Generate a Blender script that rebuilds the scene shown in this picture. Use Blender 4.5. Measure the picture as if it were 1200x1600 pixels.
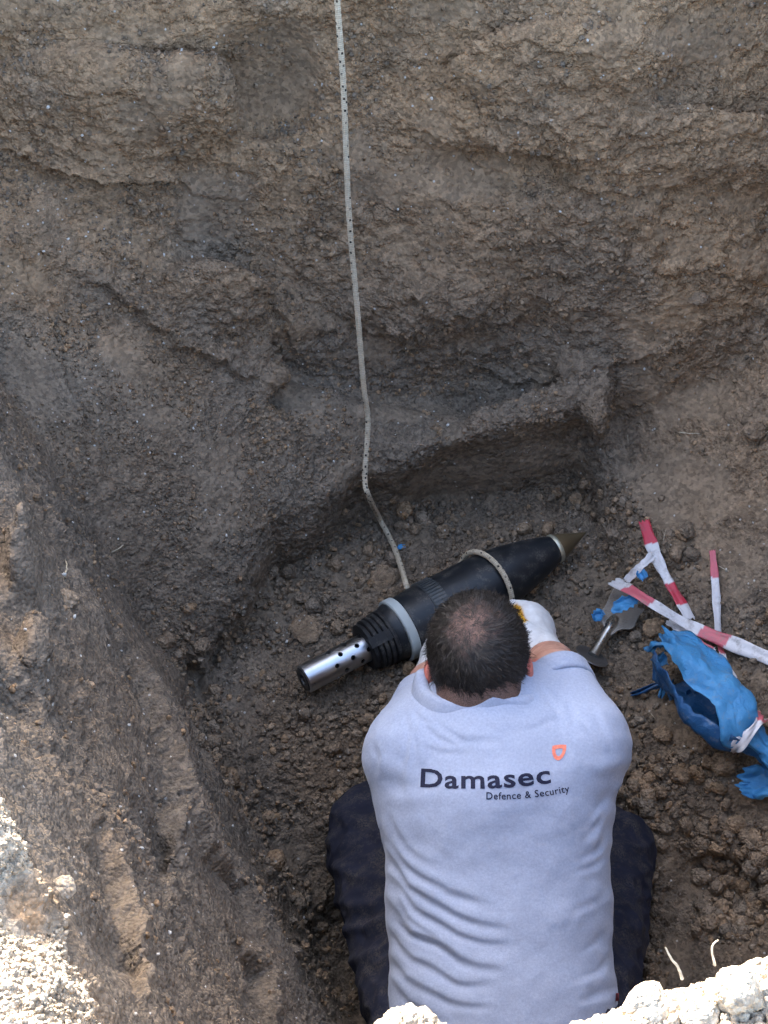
import bpy, bmesh, math, random
import numpy as np
from mathutils import Vector, Matrix
from mathutils.bvhtree import BVHTree

for o in list(bpy.data.objects):
    bpy.data.objects.remove(o, do_unlink=True)
scene = bpy.context.scene
COL = scene.collection
random.seed(7)
RNG = np.random.default_rng(11)

# ---------------------------------------------------------------- camera, sky, sun, exposure
FPX, CZ, PITCH = 3000.0, 2.95, 50.0
cam_data = bpy.data.cameras.new('camera')
cam_data.sensor_fit = 'VERTICAL'
cam_data.angle_y = 2 * math.atan(800 / FPX)
cam_data.clip_start = 0.05
cam_data.clip_end = 2000
cam = bpy.data.objects.new('camera', cam_data)
cam.location = (0, 0, CZ)
cam.rotation_euler = (math.radians(90 - PITCH), 0, 0)
COL.objects.link(cam)
scene.camera = cam

SUN_EL, SUN_AZ = 27.0, -28.0        # azimuth from +Y towards +X (negative: far left)
world = bpy.data.worlds.new('World')
scene.world = world
world.use_nodes = True
wn = world.node_tree.nodes
bg = wn['Background']
sky = wn.new('ShaderNodeTexSky')
sky.sky_type = 'NISHITA'
sky.sun_disc = False
sky.sun_elevation = math.radians(SUN_EL)
sky.sun_rotation = math.radians(SUN_AZ)
sky.air_density = 1.0
sky.dust_density = 6.0
sky.ozone_density = 1.0
world.node_tree.links.new(sky.outputs[0], bg.inputs[0])
bg.inputs[1].default_value = 0.15

sd = bpy.data.lights.new('sun', 'SUN')
sd.energy = 5.0
sd.angle = math.radians(0.5)
sd.color = (1.0, 0.93, 0.82)
sun = bpy.data.objects.new('sun', sd)
_el, _az = math.radians(SUN_EL), math.radians(SUN_AZ)
sdir = Vector((math.cos(_el) * math.sin(_az), math.cos(_el) * math.cos(_az), math.sin(_el)))
sun.rotation_euler = sdir.to_track_quat('Z', 'Y').to_euler()
sun.location = (0, 3, 6)
COL.objects.link(sun)

scene.view_settings.view_transform = 'Standard'
scene.view_settings.look = 'None'
scene.view_settings.exposure = 3.17
scene.view_settings.gamma = 1.0

scene.cycles.max_bounces = 5
scene.cycles.diffuse_bounces = 3
scene.cycles.glossy_bounces = 2
scene.cycles.transmission_bounces = 2
scene.cycles.caustics_reflective = False
scene.cycles.caustics_refractive = False
scene.cycles.use_adaptive_sampling = True
scene.cycles.adaptive_threshold = 0.03

# ---------------------------------------------------------------- calibration helpers
_cp, _sp = math.cos(math.radians(PITCH)), math.sin(math.radians(PITCH))
VD = np.array([0, _cp, -_sp]); VU = np.array([0, _sp, _cp]); VX = np.array([1.0, 0, 0])
CAM = np.array([0, 0, CZ])

def ray(px, py):
    return VD + (px - 600) / FPX * VX - (py - 800) / FPX * VU
def atz(px, py, z):
    r = ray(px, py); return CAM + r * ((z - CZ) / r[2])
def aty(px, py, y):
    r = ray(px, py); return CAM + r * (y / r[1])
def atd(px, py, d):
    return CAM + ray(px, py) * d
def to_px(V):
    q = V - CAM
    d = q @ VD
    return 600 + FPX * (q @ VX) / d, 800 - FPX * (q @ VU) / d, d

# ---------------------------------------------------------------- numeric helpers
_prm = np.random.default_rng(3).permutation(256).astype(np.int32)
_prm = np.concatenate([_prm, _prm, _prm])
_gr = np.random.default_rng(4).normal(size=(256, 3)).astype(np.float32)
_gr /= np.linalg.norm(_gr, axis=1)[:, None]

def pnoise(P, seed=0):
    P = np.asarray(P, np.float32) + np.float32(seed * 17.37)
    I = np.floor(P).astype(np.int32); F = P - I
    I &= 255
    W = F * F * F * (F * (F * 6 - 15) + 10)
    out = np.zeros(len(P), np.float32)
    for dx in (0, 1):
        wx = W[:, 0] if dx else 1 - W[:, 0]
        hx = _prm[(I[:, 0] + dx) & 255]
        for dy in (0, 1):
            wy = wx * (W[:, 1] if dy else 1 - W[:, 1])
            hy = _prm[hx + ((I[:, 1] + dy) & 255)]
            for dz in (0, 1):
                g = _gr[_prm[hy + ((I[:, 2] + dz) & 255)]]
                dot = g[:, 0] * (F[:, 0] - dx) + g[:, 1] * (F[:, 1] - dy) + g[:, 2] * (F[:, 2] - dz)
                out += wy * (W[:, 2] if dz else 1 - W[:, 2]) * dot
    return out * 1.6

def fbm(P, octs=4, seed=0, gain=0.5):
    s = 0; a = 1.0; f = 1.0
    for o in range(octs):
        s = s + a * pnoise(P * f, seed + o * 3); a *= gain; f *= 2.03
    return s

_jit = np.random.default_rng(5).random((256, 4)).astype(np.float32)
def worley(P, seed=0):
    """distance to the nearest jittered cell point, and that cell's random number"""
    P = np.asarray(P, np.float32) + np.float32(seed * 11.3)
    I = np.floor(P).astype(np.int32); F = P - I
    best = np.full(len(P), 9.0, np.float32); rid = np.zeros(len(P), np.float32)
    for dx in (-1, 0, 1):
        hx = _prm[(I[:, 0] + dx) & 255]
        for dy in (-1, 0, 1):
            hy = _prm[hx + ((I[:, 1] + dy) & 255)]
            for dz in (-1, 0, 1):
                j = _jit[_prm[hy + ((I[:, 2] + dz) & 255)]]
                d = (j[:, 0] + dx - F[:, 0]) ** 2 + (j[:, 1] + dy - F[:, 1]) ** 2 + (j[:, 2] + dz - F[:, 2]) ** 2
                m = d < best
                best[m] = d[m]; rid[m] = j[m, 3]
    return np.sqrt(best), rid

def sstep(a, b, x):
    t = np.clip((x - a) / (b - a), 0, 1); return t * t * (3 - 2 * t)
def smin(a, b, k):
    h = np.maximum(k - np.abs(a - b), 0) / k
    return np.minimum(a, b) - h * h * k * 0.25
def smax(a, b, k):
    return -smin(-a, -b, k)

def surfnet(F, lo, h):
    """surface nets; inside where F < 0; returns verts, quads facing outward"""
    lo = np.asarray(lo, np.float64)
    S = F < 0
    nx, ny, nz = F.shape
    c = np.zeros((nx - 1, ny - 1, nz - 1), np.uint8)
    for a in (0, 1):
        for b in (0, 1):
            for e in (0, 1):
                c += S[a:nx - 1 + a, b:ny - 1 + b, e:nz - 1 + e]
    act = (c > 0) & (c < 8)
    ii, jj, kk = np.nonzero(act)
    n = len(ii)
    idx = np.full(act.shape, -1, np.int32)
    idx[ii, jj, kk] = np.arange(n)
    acc = np.zeros((n, 3)); cnt = np.zeros(n)
    corners = [(a, b, e) for a in (0, 1) for b in (0, 1) for e in (0, 1)]
    for ca in corners:
        for ax in range(3):
            if ca[ax]: continue
            cb = list(ca); cb[ax] = 1
            fa = F[ii + ca[0], jj + ca[1], kk + ca[2]]; fb = F[ii + cb[0], jj + cb[1], kk + cb[2]]
            m = (fa < 0) != (fb < 0)
            t = fa[m] / (fa[m] - fb[m])
            q = np.tile(np.array(ca, float), (m.sum(), 1)); q[:, ax] += t
            acc[m] += q; cnt[m] += 1
    V = (acc / cnt[:, None] + np.stack([ii, jj, kk], 1)) * h + lo
    Q = []
    for ax in range(3):
        sl0 = [slice(None)] * 3; sl1 = [slice(None)] * 3
        sl0[ax] = slice(0, -1); sl1[ax] = slice(1, None)
        e = S[tuple(sl0)] != S[tuple(sl1)]
        b_, c_ = (ax + 1) % 3, (ax + 2) % 3
        P = np.stack(np.nonzero(e), 1)
        ok = (P[:, b_] > 0) & (P[:, c_] > 0) & (P[:, b_] < F.shape[b_] - 1) & (P[:, c_] < F.shape[c_] - 1)
        P = P[ok]
        def cell(db, dc):
            R = P.copy(); R[:, b_] += db; R[:, c_] += dc
            return idx[R[:, 0], R[:, 1], R[:, 2]]
        q = np.stack([cell(-1, -1), cell(0, -1), cell(0, 0), cell(-1, 0)], 1)
        fl = ~S[P[:, 0], P[:, 1], P[:, 2]]
        q[fl] = q[fl][:, ::-1]
        Q.append(q)
    return V, np.concatenate(Q)

def vnormals(V, Q):
    N = np.zeros_like(V)
    fn = np.cross(V[Q[:, 2]] - V[Q[:, 0]], V[Q[:, 3]] - V[Q[:, 1]])
    for k in range(4):
        for ax in range(3):
            N[:, ax] += np.bincount(Q[:, k], fn[:, ax], len(V))
    return N / (np.linalg.norm(N, axis=1)[:, None] + 1e-12)

def laplace(V, Q, it=1, lam=0.5):
    for _ in range(it):
        S = np.zeros_like(V); C = np.zeros(len(V))
        for k in range(4):
            a, b = Q[:, k], Q[:, (k + 1) % 4]
            for ax in range(3):
                S[:, ax] += np.bincount(a, V[b, ax], len(V)) + np.bincount(b, V[a, ax], len(V))
            C += np.bincount(a, None, len(V)) + np.bincount(b, None, len(V))
        V = V + lam * (S / np.maximum(C, 1)[:, None] - V)
    return V

def subdiv(V, Q):
    n = len(V)
    E = np.sort(np.concatenate([Q[:, [0, 1]], Q[:, [1, 2]], Q[:, [2, 3]], Q[:, [3, 0]]]), 1)
    key = E[:, 0].astype(np.int64) * n + E[:, 1]
    uk, inv = np.unique(key, return_inverse=True)
    ea, eb = uk // n, uk % n
    EV = (V[ea] + V[eb]) / 2
    FV = V[Q].mean(1)
    m = len(Q); ne = len(uk)
    e = inv.reshape(4, m).T + n
    f = np.arange(m) + n + ne
    Q2 = np.concatenate([np.stack([Q[:, 0], e[:, 0], f, e[:, 3]], 1), np.stack([e[:, 0], Q[:, 1], e[:, 1], f], 1),
                         np.stack([f, e[:, 1], Q[:, 2], e[:, 2]], 1), np.stack([e[:, 3], f, e[:, 2], Q[:, 3]], 1)])
    return np.concatenate([V, EV, FV]), Q2

def np_mesh(name, V, Qf, smooth=True):
    V = np.asarray(V, np.float32); Qf = np.asarray(Qf, np.int32)
    me = bpy.data.meshes.new(name)
    k = Qf.shape[1]
    me.vertices.add(len(V)); me.vertices.foreach_set('co', V.ravel())
    me.loops.add(Qf.size); me.loops.foreach_set('vertex_index', Qf.ravel())
    me.polygons.add(len(Qf)); me.polygons.foreach_set('loop_start', np.arange(0, Qf.size, k, dtype=np.int32))
    me.update(calc_edges=True)
    me.validate()
    if smooth:
        me.polygons.foreach_set('use_smooth', np.ones(len(me.polygons), bool)); me.update()
    return me

def set_attr(me, name, arr):
    a = me.attributes.new(name, 'FLOAT', 'POINT')
    a.data.foreach_set('value', np.asarray(arr, np.float32))

def link(name, me, mat=None, parent=None):
    o = bpy.data.objects.new(name, me)
    COL.objects.link(o)
    if mat is not None: me.materials.append(mat)
    if parent is not None:
        o.parent = parent
        if parent.type == 'EMPTY':
            o.matrix_parent_inverse = Matrix.Translation(-Vector(parent.location))
        elif parent.parent is not None:
            pass
    return o
def tag(o, label=None, cat=None, group=None, kind=None):
    if label: o['label'] = label
    if cat: o['category'] = cat
    if group: o['group'] = group
    if kind: o['kind'] = kind
    return o
def empty(name, loc, label, cat, group=None):
    o = bpy.data.objects.new(name, None); o.empty_display_size = 0.05
    o.location = [float(c) for c in loc]; COL.objects.link(o)
    return tag(o, label, cat, group)
def sub(name, me, mat, part):           # child of a part that is itself built in world coordinates
    o = link(name, me, mat)
    o.parent = part
    o.matrix_parent_inverse = (part.parent.matrix_basis @ part.matrix_parent_inverse @ part.matrix_basis).inverted() if part.parent else Matrix()
    return o

# ---------------------------------------------------------------- materials
def new_mat(name, rough=0.8, spec=0.3):
    m = bpy.data.materials.new(name); m.use_nodes = True
    b = m.node_tree.nodes['Principled BSDF']
    b.inputs['Roughness'].default_value = rough
    b.inputs['Specular IOR Level'].default_value = spec
    return m, m.node_tree.nodes, m.node_tree.links, b
def nd(ns, t, **kw):
    n = ns.new(t)
    for k, v in kw.items():
        if k.startswith('i_'):
            key = k[2:]
            n.inputs[int(key) if key.isdigit() else key.replace('_', ' ')].default_value = v
        else: setattr(n, k, v)
    return n
def mixc(ns, ls, fac, a, b, mode='MIX'):
    n = ns.new('ShaderNodeMix'); n.data_type = 'RGBA'; n.blend_type = mode
    for s, v in ((n.inputs[0], fac), (n.inputs[6], a), (n.inputs[7], b)):
        if hasattr(v, 'is_output'): ls.new(v, s)
        elif isinstance(v, (int, float)): s.default_value = v
        else: s.default_value = (*v, 1) if len(v) == 3 else v
    return n.outputs[2]
def ramp(ns, ls, src, p0, p1, c0=(0, 0, 0), c1=(1, 1, 1)):
    r = ns.new('ShaderNodeValToRGB')
    r.color_ramp.elements[0].position = p0; r.color_ramp.elements[1].position = p1
    r.color_ramp.elements[0].color = (*c0, 1); r.color_ramp.elements[1].color = (*c1, 1)
    ls.new(src, r.inputs[0]); return r.outputs[0]
def noise_tex(ns, ls, scale, detail=6, rough=0.6, vec=None, dist=0):
    n = ns.new('ShaderNodeTexNoise'); n.inputs['Scale'].default_value = scale
    n.inputs['Detail'].default_value = detail; n.inputs['Roughness'].default_value = rough
    n.inputs['Distortion'].default_value = dist
    if vec is not None: ls.new(vec, n.inputs['Vector'])
    return n.outputs[0]
def bump(ns, ls, h, strength, dist, nrm=None):
    b = ns.new('ShaderNodeBump'); b.inputs['Strength'].default_value = strength; b.inputs['Distance'].default_value = dist
    ls.new(h, b.inputs['Height'])
    if nrm is not None: ls.new(nrm, b.inputs['Normal'])
    return b.outputs[0]
def plain(name, col, rough=0.6, spec=0.3, metal=0.0, var=0.15, scale=40, bumpd=0.0, bscale=200):
    m, ns, ls, b = new_mat(name, rough, spec)
    tc = ns.new('ShaderNodeTexCoord').outputs['Object']
    n = noise_tex(ns, ls, scale, 5, 0.6, tc)
    dark = tuple(c * (1 - var) for c in col); lite = tuple(min(1, c * (1 + var)) for c in col)
    ls.new(mixc(ns, ls, ramp(ns, ls, n, 0.35, 0.65), dark, lite), b.inputs['Base Color'])
    b.inputs['Metallic'].default_value = metal
    if bumpd: ls.new(bump(ns, ls, noise_tex(ns, ls, bscale, 4, 0.6, tc), 1.0, bumpd), b.inputs['Normal'])
    return m

def soil_mat():
    m, ns, ls, b = new_mat('damp_soil', 0.92, 0.25)
    tc = ns.new('ShaderNodeTexCoord').outputs['Object']
    big = noise_tex(ns, ls, 3.5, 3, 0.6, tc)
    mid = noise_tex(ns, ls, 22, 4, 0.65, tc)
    fine = noise_tex(ns, ls, 190, 2, 0.7, tc)
    at = lambda n: nd(ns, 'ShaderNodeAttribute', attribute_name=n).outputs['Fac']
    grey = mixc(ns, ls, ramp(ns, ls, mid, 0.3, 0.7), (0.138, 0.108, 0.079), (0.215, 0.170, 0.126))
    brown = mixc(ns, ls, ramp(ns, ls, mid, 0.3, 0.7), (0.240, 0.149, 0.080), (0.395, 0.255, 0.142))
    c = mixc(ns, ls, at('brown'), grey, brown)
    c = mixc(ns, ls, ramp(ns, ls, big, 0.45, 0.75), c, mixc(ns, ls, 0.5, c, (0.21, 0.14, 0.085)))
    dry = mixc(ns, ls, ramp(ns, ls, mid, 0.3, 0.7), (0.30, 0.245, 0.18), (0.50, 0.43, 0.335))
    c = mixc(ns, ls, at('dry'), c, dry)
    clay = mixc(ns, ls, ramp(ns, ls, mid, 0.3, 0.7), (0.180, 0.134, 0.090), (0.225, 0.169, 0.115))
    c = mixc(ns, ls, at('smooth'), c, mixc(ns, ls, 0.45, c, clay))
    gl = mixc(ns, ls, ramp(ns, ls, mid, 0.3, 0.7), (0.128, 0.108, 0.086), (0.205, 0.174, 0.140))
    c = mixc(ns, ls, at('left_grey'), c, gl)  # left wall colour greyed to offset the warm bounce light
    c = mixc(ns, ls, at('soil_shade'), c, mixc(ns, ls, 1.0, c, (.80, .77, .74), 'MULTIPLY'))  # shade painted into the soil colour: pit floor and left wall
    v = nd(ns, 'ShaderNodeTexVoronoi', i_Scale=150.0); ls.new(tc, v.inputs['Vector'])
    sep = ns.new('ShaderNodeSeparateColor'); ls.new(v.outputs['Color'], sep.inputs[0])
    gran = ramp(ns, ls, sep.outputs[0], 0.0, 1.0, (0.55, 0.55, 0.55), (1.32, 1.30, 1.27))
    c = mixc(ns, ls, 0.75, c, gran, 'MULTIPLY')
    speck = ns.new('ShaderNodeMath'); speck.operation = 'MULTIPLY'
    sp1 = ramp(ns, ls, sep.outputs[1], 0.985, 0.99); ls.new(sp1, speck.inputs[0])
    ls.new(ramp(ns, ls, v.outputs['Distance'], 0.25, 0.4, (1, 1, 1), (0, 0, 0)), speck.inputs[1])
    c = mixc(ns, ls, speck.outputs[0], c, (0.42, 0.39, 0.34))
    ls.new(c, b.inputs['Base Color'])
    v3 = nd(ns, 'ShaderNodeTexVoronoi', i_Scale=190.0); ls.new(tc, v3.inputs['Vector'])
    inv = ns.new('ShaderNodeMath'); inv.operation = 'MULTIPLY_ADD'; inv.inputs[1].default_value = -0.75; inv.inputs[2].default_value = 1
    ls.new(at('smooth'), inv.inputs[0])
    hh = ns.new('ShaderNodeMath'); hh.operation = 'MULTIPLY'
    ls.new(v3.outputs['Distance'], hh.inputs[0]); ls.new(inv.outputs[0], hh.inputs[1])
    nb = bump(ns, ls, hh.outputs[0], 0.9, -0.005)
    nb = bump(ns, ls, fine, 0.6, 0.003, nb)
    ls.new(nb, b.inputs['Normal'])
    return m
SOIL = soil_mat()
# ---------------------------------------------------------------- the pit (one soil sheet cut by digging)
def ground_top(X, Y):
    z = 1.30 + 0.62 * sstep(2.45, 3.05, Y) + 0.0 * X
    z = z + 1.45 * sstep(2.9, 4.7, Y) * (1 - sstep(5.2, 8.5, Y)) * (1 - sstep(3.0, 6.5, np.abs(X + 0.6))) - 0.62 * sstep(5.5, 9, Y)  # unseen far bank, added and sized to keep sun out of the pit
    return z

NICHE = [(-.45, 1.9), (-.35, 2.06), (-.26, 2.22), (-.21, 2.325), (-.145, 2.335), (-.045, 2.43), (.02, 2.445), (.12, 2.475), (.24, 2.485),
         (.37, 2.515), (.42, 2.45), (.455, 2.39), (.50, 2.32), (.58, 2.20), (.66, 2.10), (.80, 1.95), (.95, 1.85), (.95, .3), (-.7, .3), (-.7, 1.7)]
def poly_sd(X, Y, pts):
    d = np.full(X.shape, 1e9); s = np.ones(X.shape)
    n = len(pts)
    for i in range(n):
        (ax, ay), (bx, by) = pts[i], pts[(i + 1) % n]
        ex, ey = bx - ax, by - ay
        wx, wy = X - ax, Y - ay
        t = np.clip((wx * ex + wy * ey) / (ex * ex + ey * ey), 0, 1)
        d = np.minimum(d, (wx - ex * t) ** 2 + (wy - ey * t) ** 2)
        c1 = Y >= ay; c2 = Y < by; c3 = ex * wy > ey * wx
        flip = (c1 & c2 & c3) | (~c1 & ~c2 & ~c3)
        s = np.where(flip, -s, s)
    return s * np.sqrt(d)

LO = np.array([-1.25, 0.25, -0.35]); HI = np.array([1.25, 3.15, 2.1]); GH = 0.012
gx = np.arange(LO[0], HI[0], GH); gy = np.arange(LO[1], HI[1], GH); gz = np.arange(LO[2], HI[2], GH)
X2, Y2 = np.meshgrid(gx, gy, indexing='ij')
_p2 = np.stack([X2.ravel(), Y2.ravel(), np.zeros(X2.size)], 1)
wob = (fbm(_p2 * 6.0, 3, 1)).reshape(X2.shape)
wob2 = (fbm(_p2 * 2.2, 2, 9)).reshape(X2.shape)
zfloor = -0.16 + 0.16 * sstep(1.55, 2.05, Y2) + 0.10 * sstep(.45, .85, X2) + 0.012 * wob + 0.05 * sstep(.40, .50, X2) * sstep(2.3, 1.9, Y2)
dp = poly_sd(X2, Y2, NICHE) + 0.012 * wob
talus = .195 + .85 * (-(X2 + .206) * .80 + (Y2 - 2.34) * .90)
talus = np.minimum(talus, .66 + .25 * (Y2 - 2.5))
ledge = .195 + .20 * np.maximum(X2, 0) + .42 * (Y2 - 2.46)
mound = np.minimum(.17 + .80 * (X2 - .48) + .45 * (Y2 - 2.34), .44 + .1 * (X2 - .7))
T = smax(smax(talus, ledge, .05), mound, .06) + 0.012 * wob + 0.01 * wob2
ztop = ground_top(X2, Y2) + 0.02 * wob2 + 0.010 * wob
yrim = np.interp(X2, [-.3, .0, .11, .17, .27, .36, .6, .9], [.735, .738, .752, .776, .815, .834, .94, 1.1]) + .046 * np.exp(-((X2 - .02) / .035) ** 2)
incl = sstep(.41, .48, X2)
F = np.empty((len(gx), len(gy), len(gz)), np.float32)
for k, z in enumerate(gz):
    dl = (.925 * X2 + .38 * Y2 - .4465 + .33 * z + .55 * np.maximum(0, Y2 - 1.0) * max(0, z - .75)) / 1.05
    bul = .03 * np.sin(4.3 * X2 + 3.1 * z + .4) + .015 * np.sin(9.1 * X2 - 5.0 * z) + .018 * np.sin(7.5 * z + 1.3 * X2 + .8)
    df = (2.515 + .27 * z + .10 * sstep(.35, .9, X2) + bul - Y2 + .03 * wob2) / 1.03
    dr = (.92 + .15 * z - X2) / 1.01
    dn = Y2 - (yrim + .17 * (1.3 - z) / 1.3)
    a = smin(smin(dl, df, .18), smin(dr, dn, .1), .06)
    a = smin(a, z - zfloor, .06)
    sol = smax((z - T) / 1.25, (-dp + .03 * np.clip((T - z - .03) / .1, 0, 1) * (1 - incl) * sstep(-.2, -.05, X2) + incl * (z * 1.3 - .12)) / (1 + .6 * incl), .018)
    a = smin(a, sol, .015)
    a = smax(a, z - ztop, .04)
    F[:, :, k] = a
# a few scoops and lumps left by the bucket and the spade
def blob(F, c, r, rot=None, add=True, k=.03):
    c = np.asarray(c, float); R = max(r) * 1.6
    i0 = np.maximum(((c - R - LO) / GH).astype(int), 0); i1 = np.minimum(((c + R - LO) / GH).astype(int) + 1, F.shape)
    if np.any(i1 <= i0): return
    g = np.stack(np.meshgrid(gx[i0[0]:i1[0]], gy[i0[1]:i1[1]], gz[i0[2]:i1[2]], indexing='ij'), -1) - c
    if rot is not None: g = g @ np.array(rot)
    q = g / np.array(r); k0 = np.linalg.norm(q, axis=-1); k1 = np.linalg.norm(q / np.array(r), axis=-1)
    e = (k0 * (k0 - 1) / (k1 + 1e-6))
    s = (slice(i0[0], i1[0]), slice(i0[1], i1[1]), slice(i0[2], i1[2]))
    F[s] = smin(F[s], e, k) if add else smax(F[s], -e, k)
def wall_pt(px, py):                     # first hit of a sight line with the soil: where a feature of the photograph stands
    r = ray(px, py); t = np.arange(1.2, 4.6, .004)
    P = CAM + r * t[:, None]
    I = np.floor((P - LO) / GH).astype(int)
    ok = np.all((I >= 0) & (I < np.array(F.shape)), 1)
    h = np.nonzero(ok)[0]
    v = F[I[h, 0], I[h, 1], I[h, 2]]
    hit = np.nonzero(v < 0)[0]
    return P[h[hit[0]]] if len(hit) else P[-1]
for px, py, r, add in [
        (490, 622, (.14, .04, .03), False), (650, 655, (.10, .035, .025), False),           # bucket scrapes at the wall's foot
        (150, 170, (.20, .045, .13), True), (60, 60, (.2, .035, .12), True), (990, 220, (.26, .03, .09), True), (1150, 260, (.2, .03, .07), True), (45, 1415, (.045, .055, .045), False),
        (300, 150, (.07, .03, .09), True), (420, 130, (.10, .05, .12), False), (760, 270, (.16, .05, .05), False), (880, 100, (.2, .025, .08), True),
        (690, 480, (.16, .03, .07), True), (330, 470, (.10, .035, .10), True), (700, 590, (.22, .05, .09), False), (520, 560, (.16, .04, .08), False),
        (45, 905, (.022, .10, .13), True), (60, 1040, (.02, .08, .07), True), 
         (30, 1075, (.05, .06, .06), False),
        (95, 985, (.035, .05, .035), False), (300, 1140, (.03, .12, .05), False), (250, 1290, (.03, .06, .12), False), (180, 1440, (.025, .05, .1), False),
         (560, 1480, (.1, .1, .05), False),
        (1120, 1400, (.08, .08, .035), False)]:
    blob(F, wall_pt(px, py), r, add=add)
V, Q = surfnet(-F, LO, GH)
Q = Q[:, ::-1]
pit_field = F
V = laplace(V, Q, 2, .5)
# drop the sides where the sheet leaves its box
px, py, dd = to_px(V)
_n = vnormals(V, Q)
facing = np.einsum('ij,ij->i', _n, CAM - V) / np.linalg.norm(CAM - V, axis=1)
vis = (px > -60) & (px < 1260) & (py > -60) & (py < 1660) & (V[:, 2] < 1.6) & (facing > -.25)
fv = vis[Q].any(1)
V1, Q1 = V, Q
Va, Qa = V1, Q1[~fv]
Vb, Qb = subdiv(*subdiv(V1, Q1[fv]))
def compact(V, Q):
    u, inv = np.unique(Q, return_inverse=True); return V[u], inv.reshape(Q.shape)
Va, Qa = compact(Va, Qa); Vb, Qb = compact(Vb, Qb)

def seg_dist(px, py, pts):
    """distance in photograph pixels to a polyline, the side (+ right of its direction) and position along it 0..1"""
    d = np.full(px.shape, 1e9); s = np.zeros(px.shape); u = np.zeros(px.shape)
    L = [0]
    for i in range(len(pts) - 1): L.append(L[-1] + math.dist(pts[i], pts[i + 1]))
    for i in range(len(pts) - 1):
        (ax, ay), (bx, by) = pts[i], pts[i + 1]
        ex, ey = bx - ax, by - ay; l = math.hypot(ex, ey)
        t = np.clip(((px - ax) * ex + (py - ay) * ey) / (l * l), 0, 1)
        q = np.hypot(px - ax - ex * t, py - ay - ey * t)
        m = q < d
        d[m] = q[m]; s[m] = np.sign((px - ax)[m] * ey - (py - ay)[m] * ex) * -1
        u[m] = (L[i] + t[m] * l) / L[-1]
    return d, s, u

# steps and cracks in the walls, drawn where the photograph shows them: points, height (m), width (px) ; the raised side is right of the direction
STEPS = [
    ([(860, 235), (880, 290), (960, 305), (1060, 290), (1200, 285)], -.030, 70),
    ([(0, 240), (60, 262), (150, 285), (215, 283), (300, 300)], -.035, 70),
    ([(240, 160), (270, 230), (300, 240), (390, 190), (360, 110), (300, 85)], -.018, 45),
    ([(690, 130), (780, 180), (850, 190), (900, 240)], -.018, 50),
    ([(800, 60), (870, 75), (940, 95)], -.014, 40),
    ([(600, 480), (640, 470), (700, 500), (760, 490)], -.020, 45),
    ([(260, 530), (300, 555), (350, 575), (400, 600)], -.028, 60),
    ([(130, 440), (170, 470), (220, 500), (260, 540)], -.026, 60),
    ([(480, 470), (560, 500), (640, 540), (690, 600)], -.016, 50),
    ([(700, 560), (800, 600), (900, 590), (1000, 560), (1120, 540)], -.022, 50),
    ([(360, 420), (420, 470), (470, 540)], -.02, 50),
    ([(900, 400), (980, 430), (1100, 420), (1200, 440)], -.014, 50),
    ([(620, 200), (700, 220), (760, 260), (860, 300)], -.012, 40),
    # scraped left wall: long diagonal ridges
    ([(284, 1005), (320, 1090), (345, 1170), (400, 1290)], -.022, 36),
    ([(230, 1020), (280, 1110), (330, 1220), (390, 1300)], .012, 26),
    ([(190, 1010), (215, 1080), (250, 1180), (262, 1260), (255, 1380)], -.030, 44),
    ([(130, 890), (150, 960), (190, 1030), (240, 1150)], .012, 36),
    ([(150, 1300), (180, 1380), (195, 1450), (215, 1560)], -.024, 36),
    ([(260, 1250), (300, 1330), (370, 1390), (400, 1470)], -.020, 40),
    ([(370, 1480), (400, 1520), (420, 1600)], -.03, 34),
    ([(0, 690), (40, 740), (70, 820), (110, 900)], -.016, 40),
    ([(30, 400), (70, 480), (105, 600), (160, 720), (200, 800)], .016, 50),
    ([(0, 800), (60, 850), (100, 910), (118, 990), (130, 1080)], .014, 60),
    ([(380, 900), (400, 960), (420, 1000), (440, 1020)], .010, 36),
]
# smooth scraped patches: centre, radii (px), rotation (deg)
SMOOTH = [((420, 110), (90, 90), 20), ((330, 330), (60, 60), 0), ((470, 620), (70, 28), 12), ((640, 645), (70, 18), 8), ((690, 275), (120, 45), 0),
          ((310, 1110), (26, 110), -18), ((190, 980), (40, 120), -25), ((60, 660), (36, 150), -18), ((20, 900), (50, 80), 0), ((30, 980), (40, 60), 0),
          ((350, 1290), (28, 90), -22), ((740, 745), (150, 42), -12), ((180, 600), (60, 60), 0), ((700, 20), (70, 20), 0), ((1100, 60), (80, 40), 0),
          ((420, 1360), (40, 70), -20), ((250, 150), (40, 80), 40), ((1150, 1380), (90, 80), 0), ((1060, 760), (90, 70), 20), ((560, 260), (30, 60), 0)]

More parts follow.
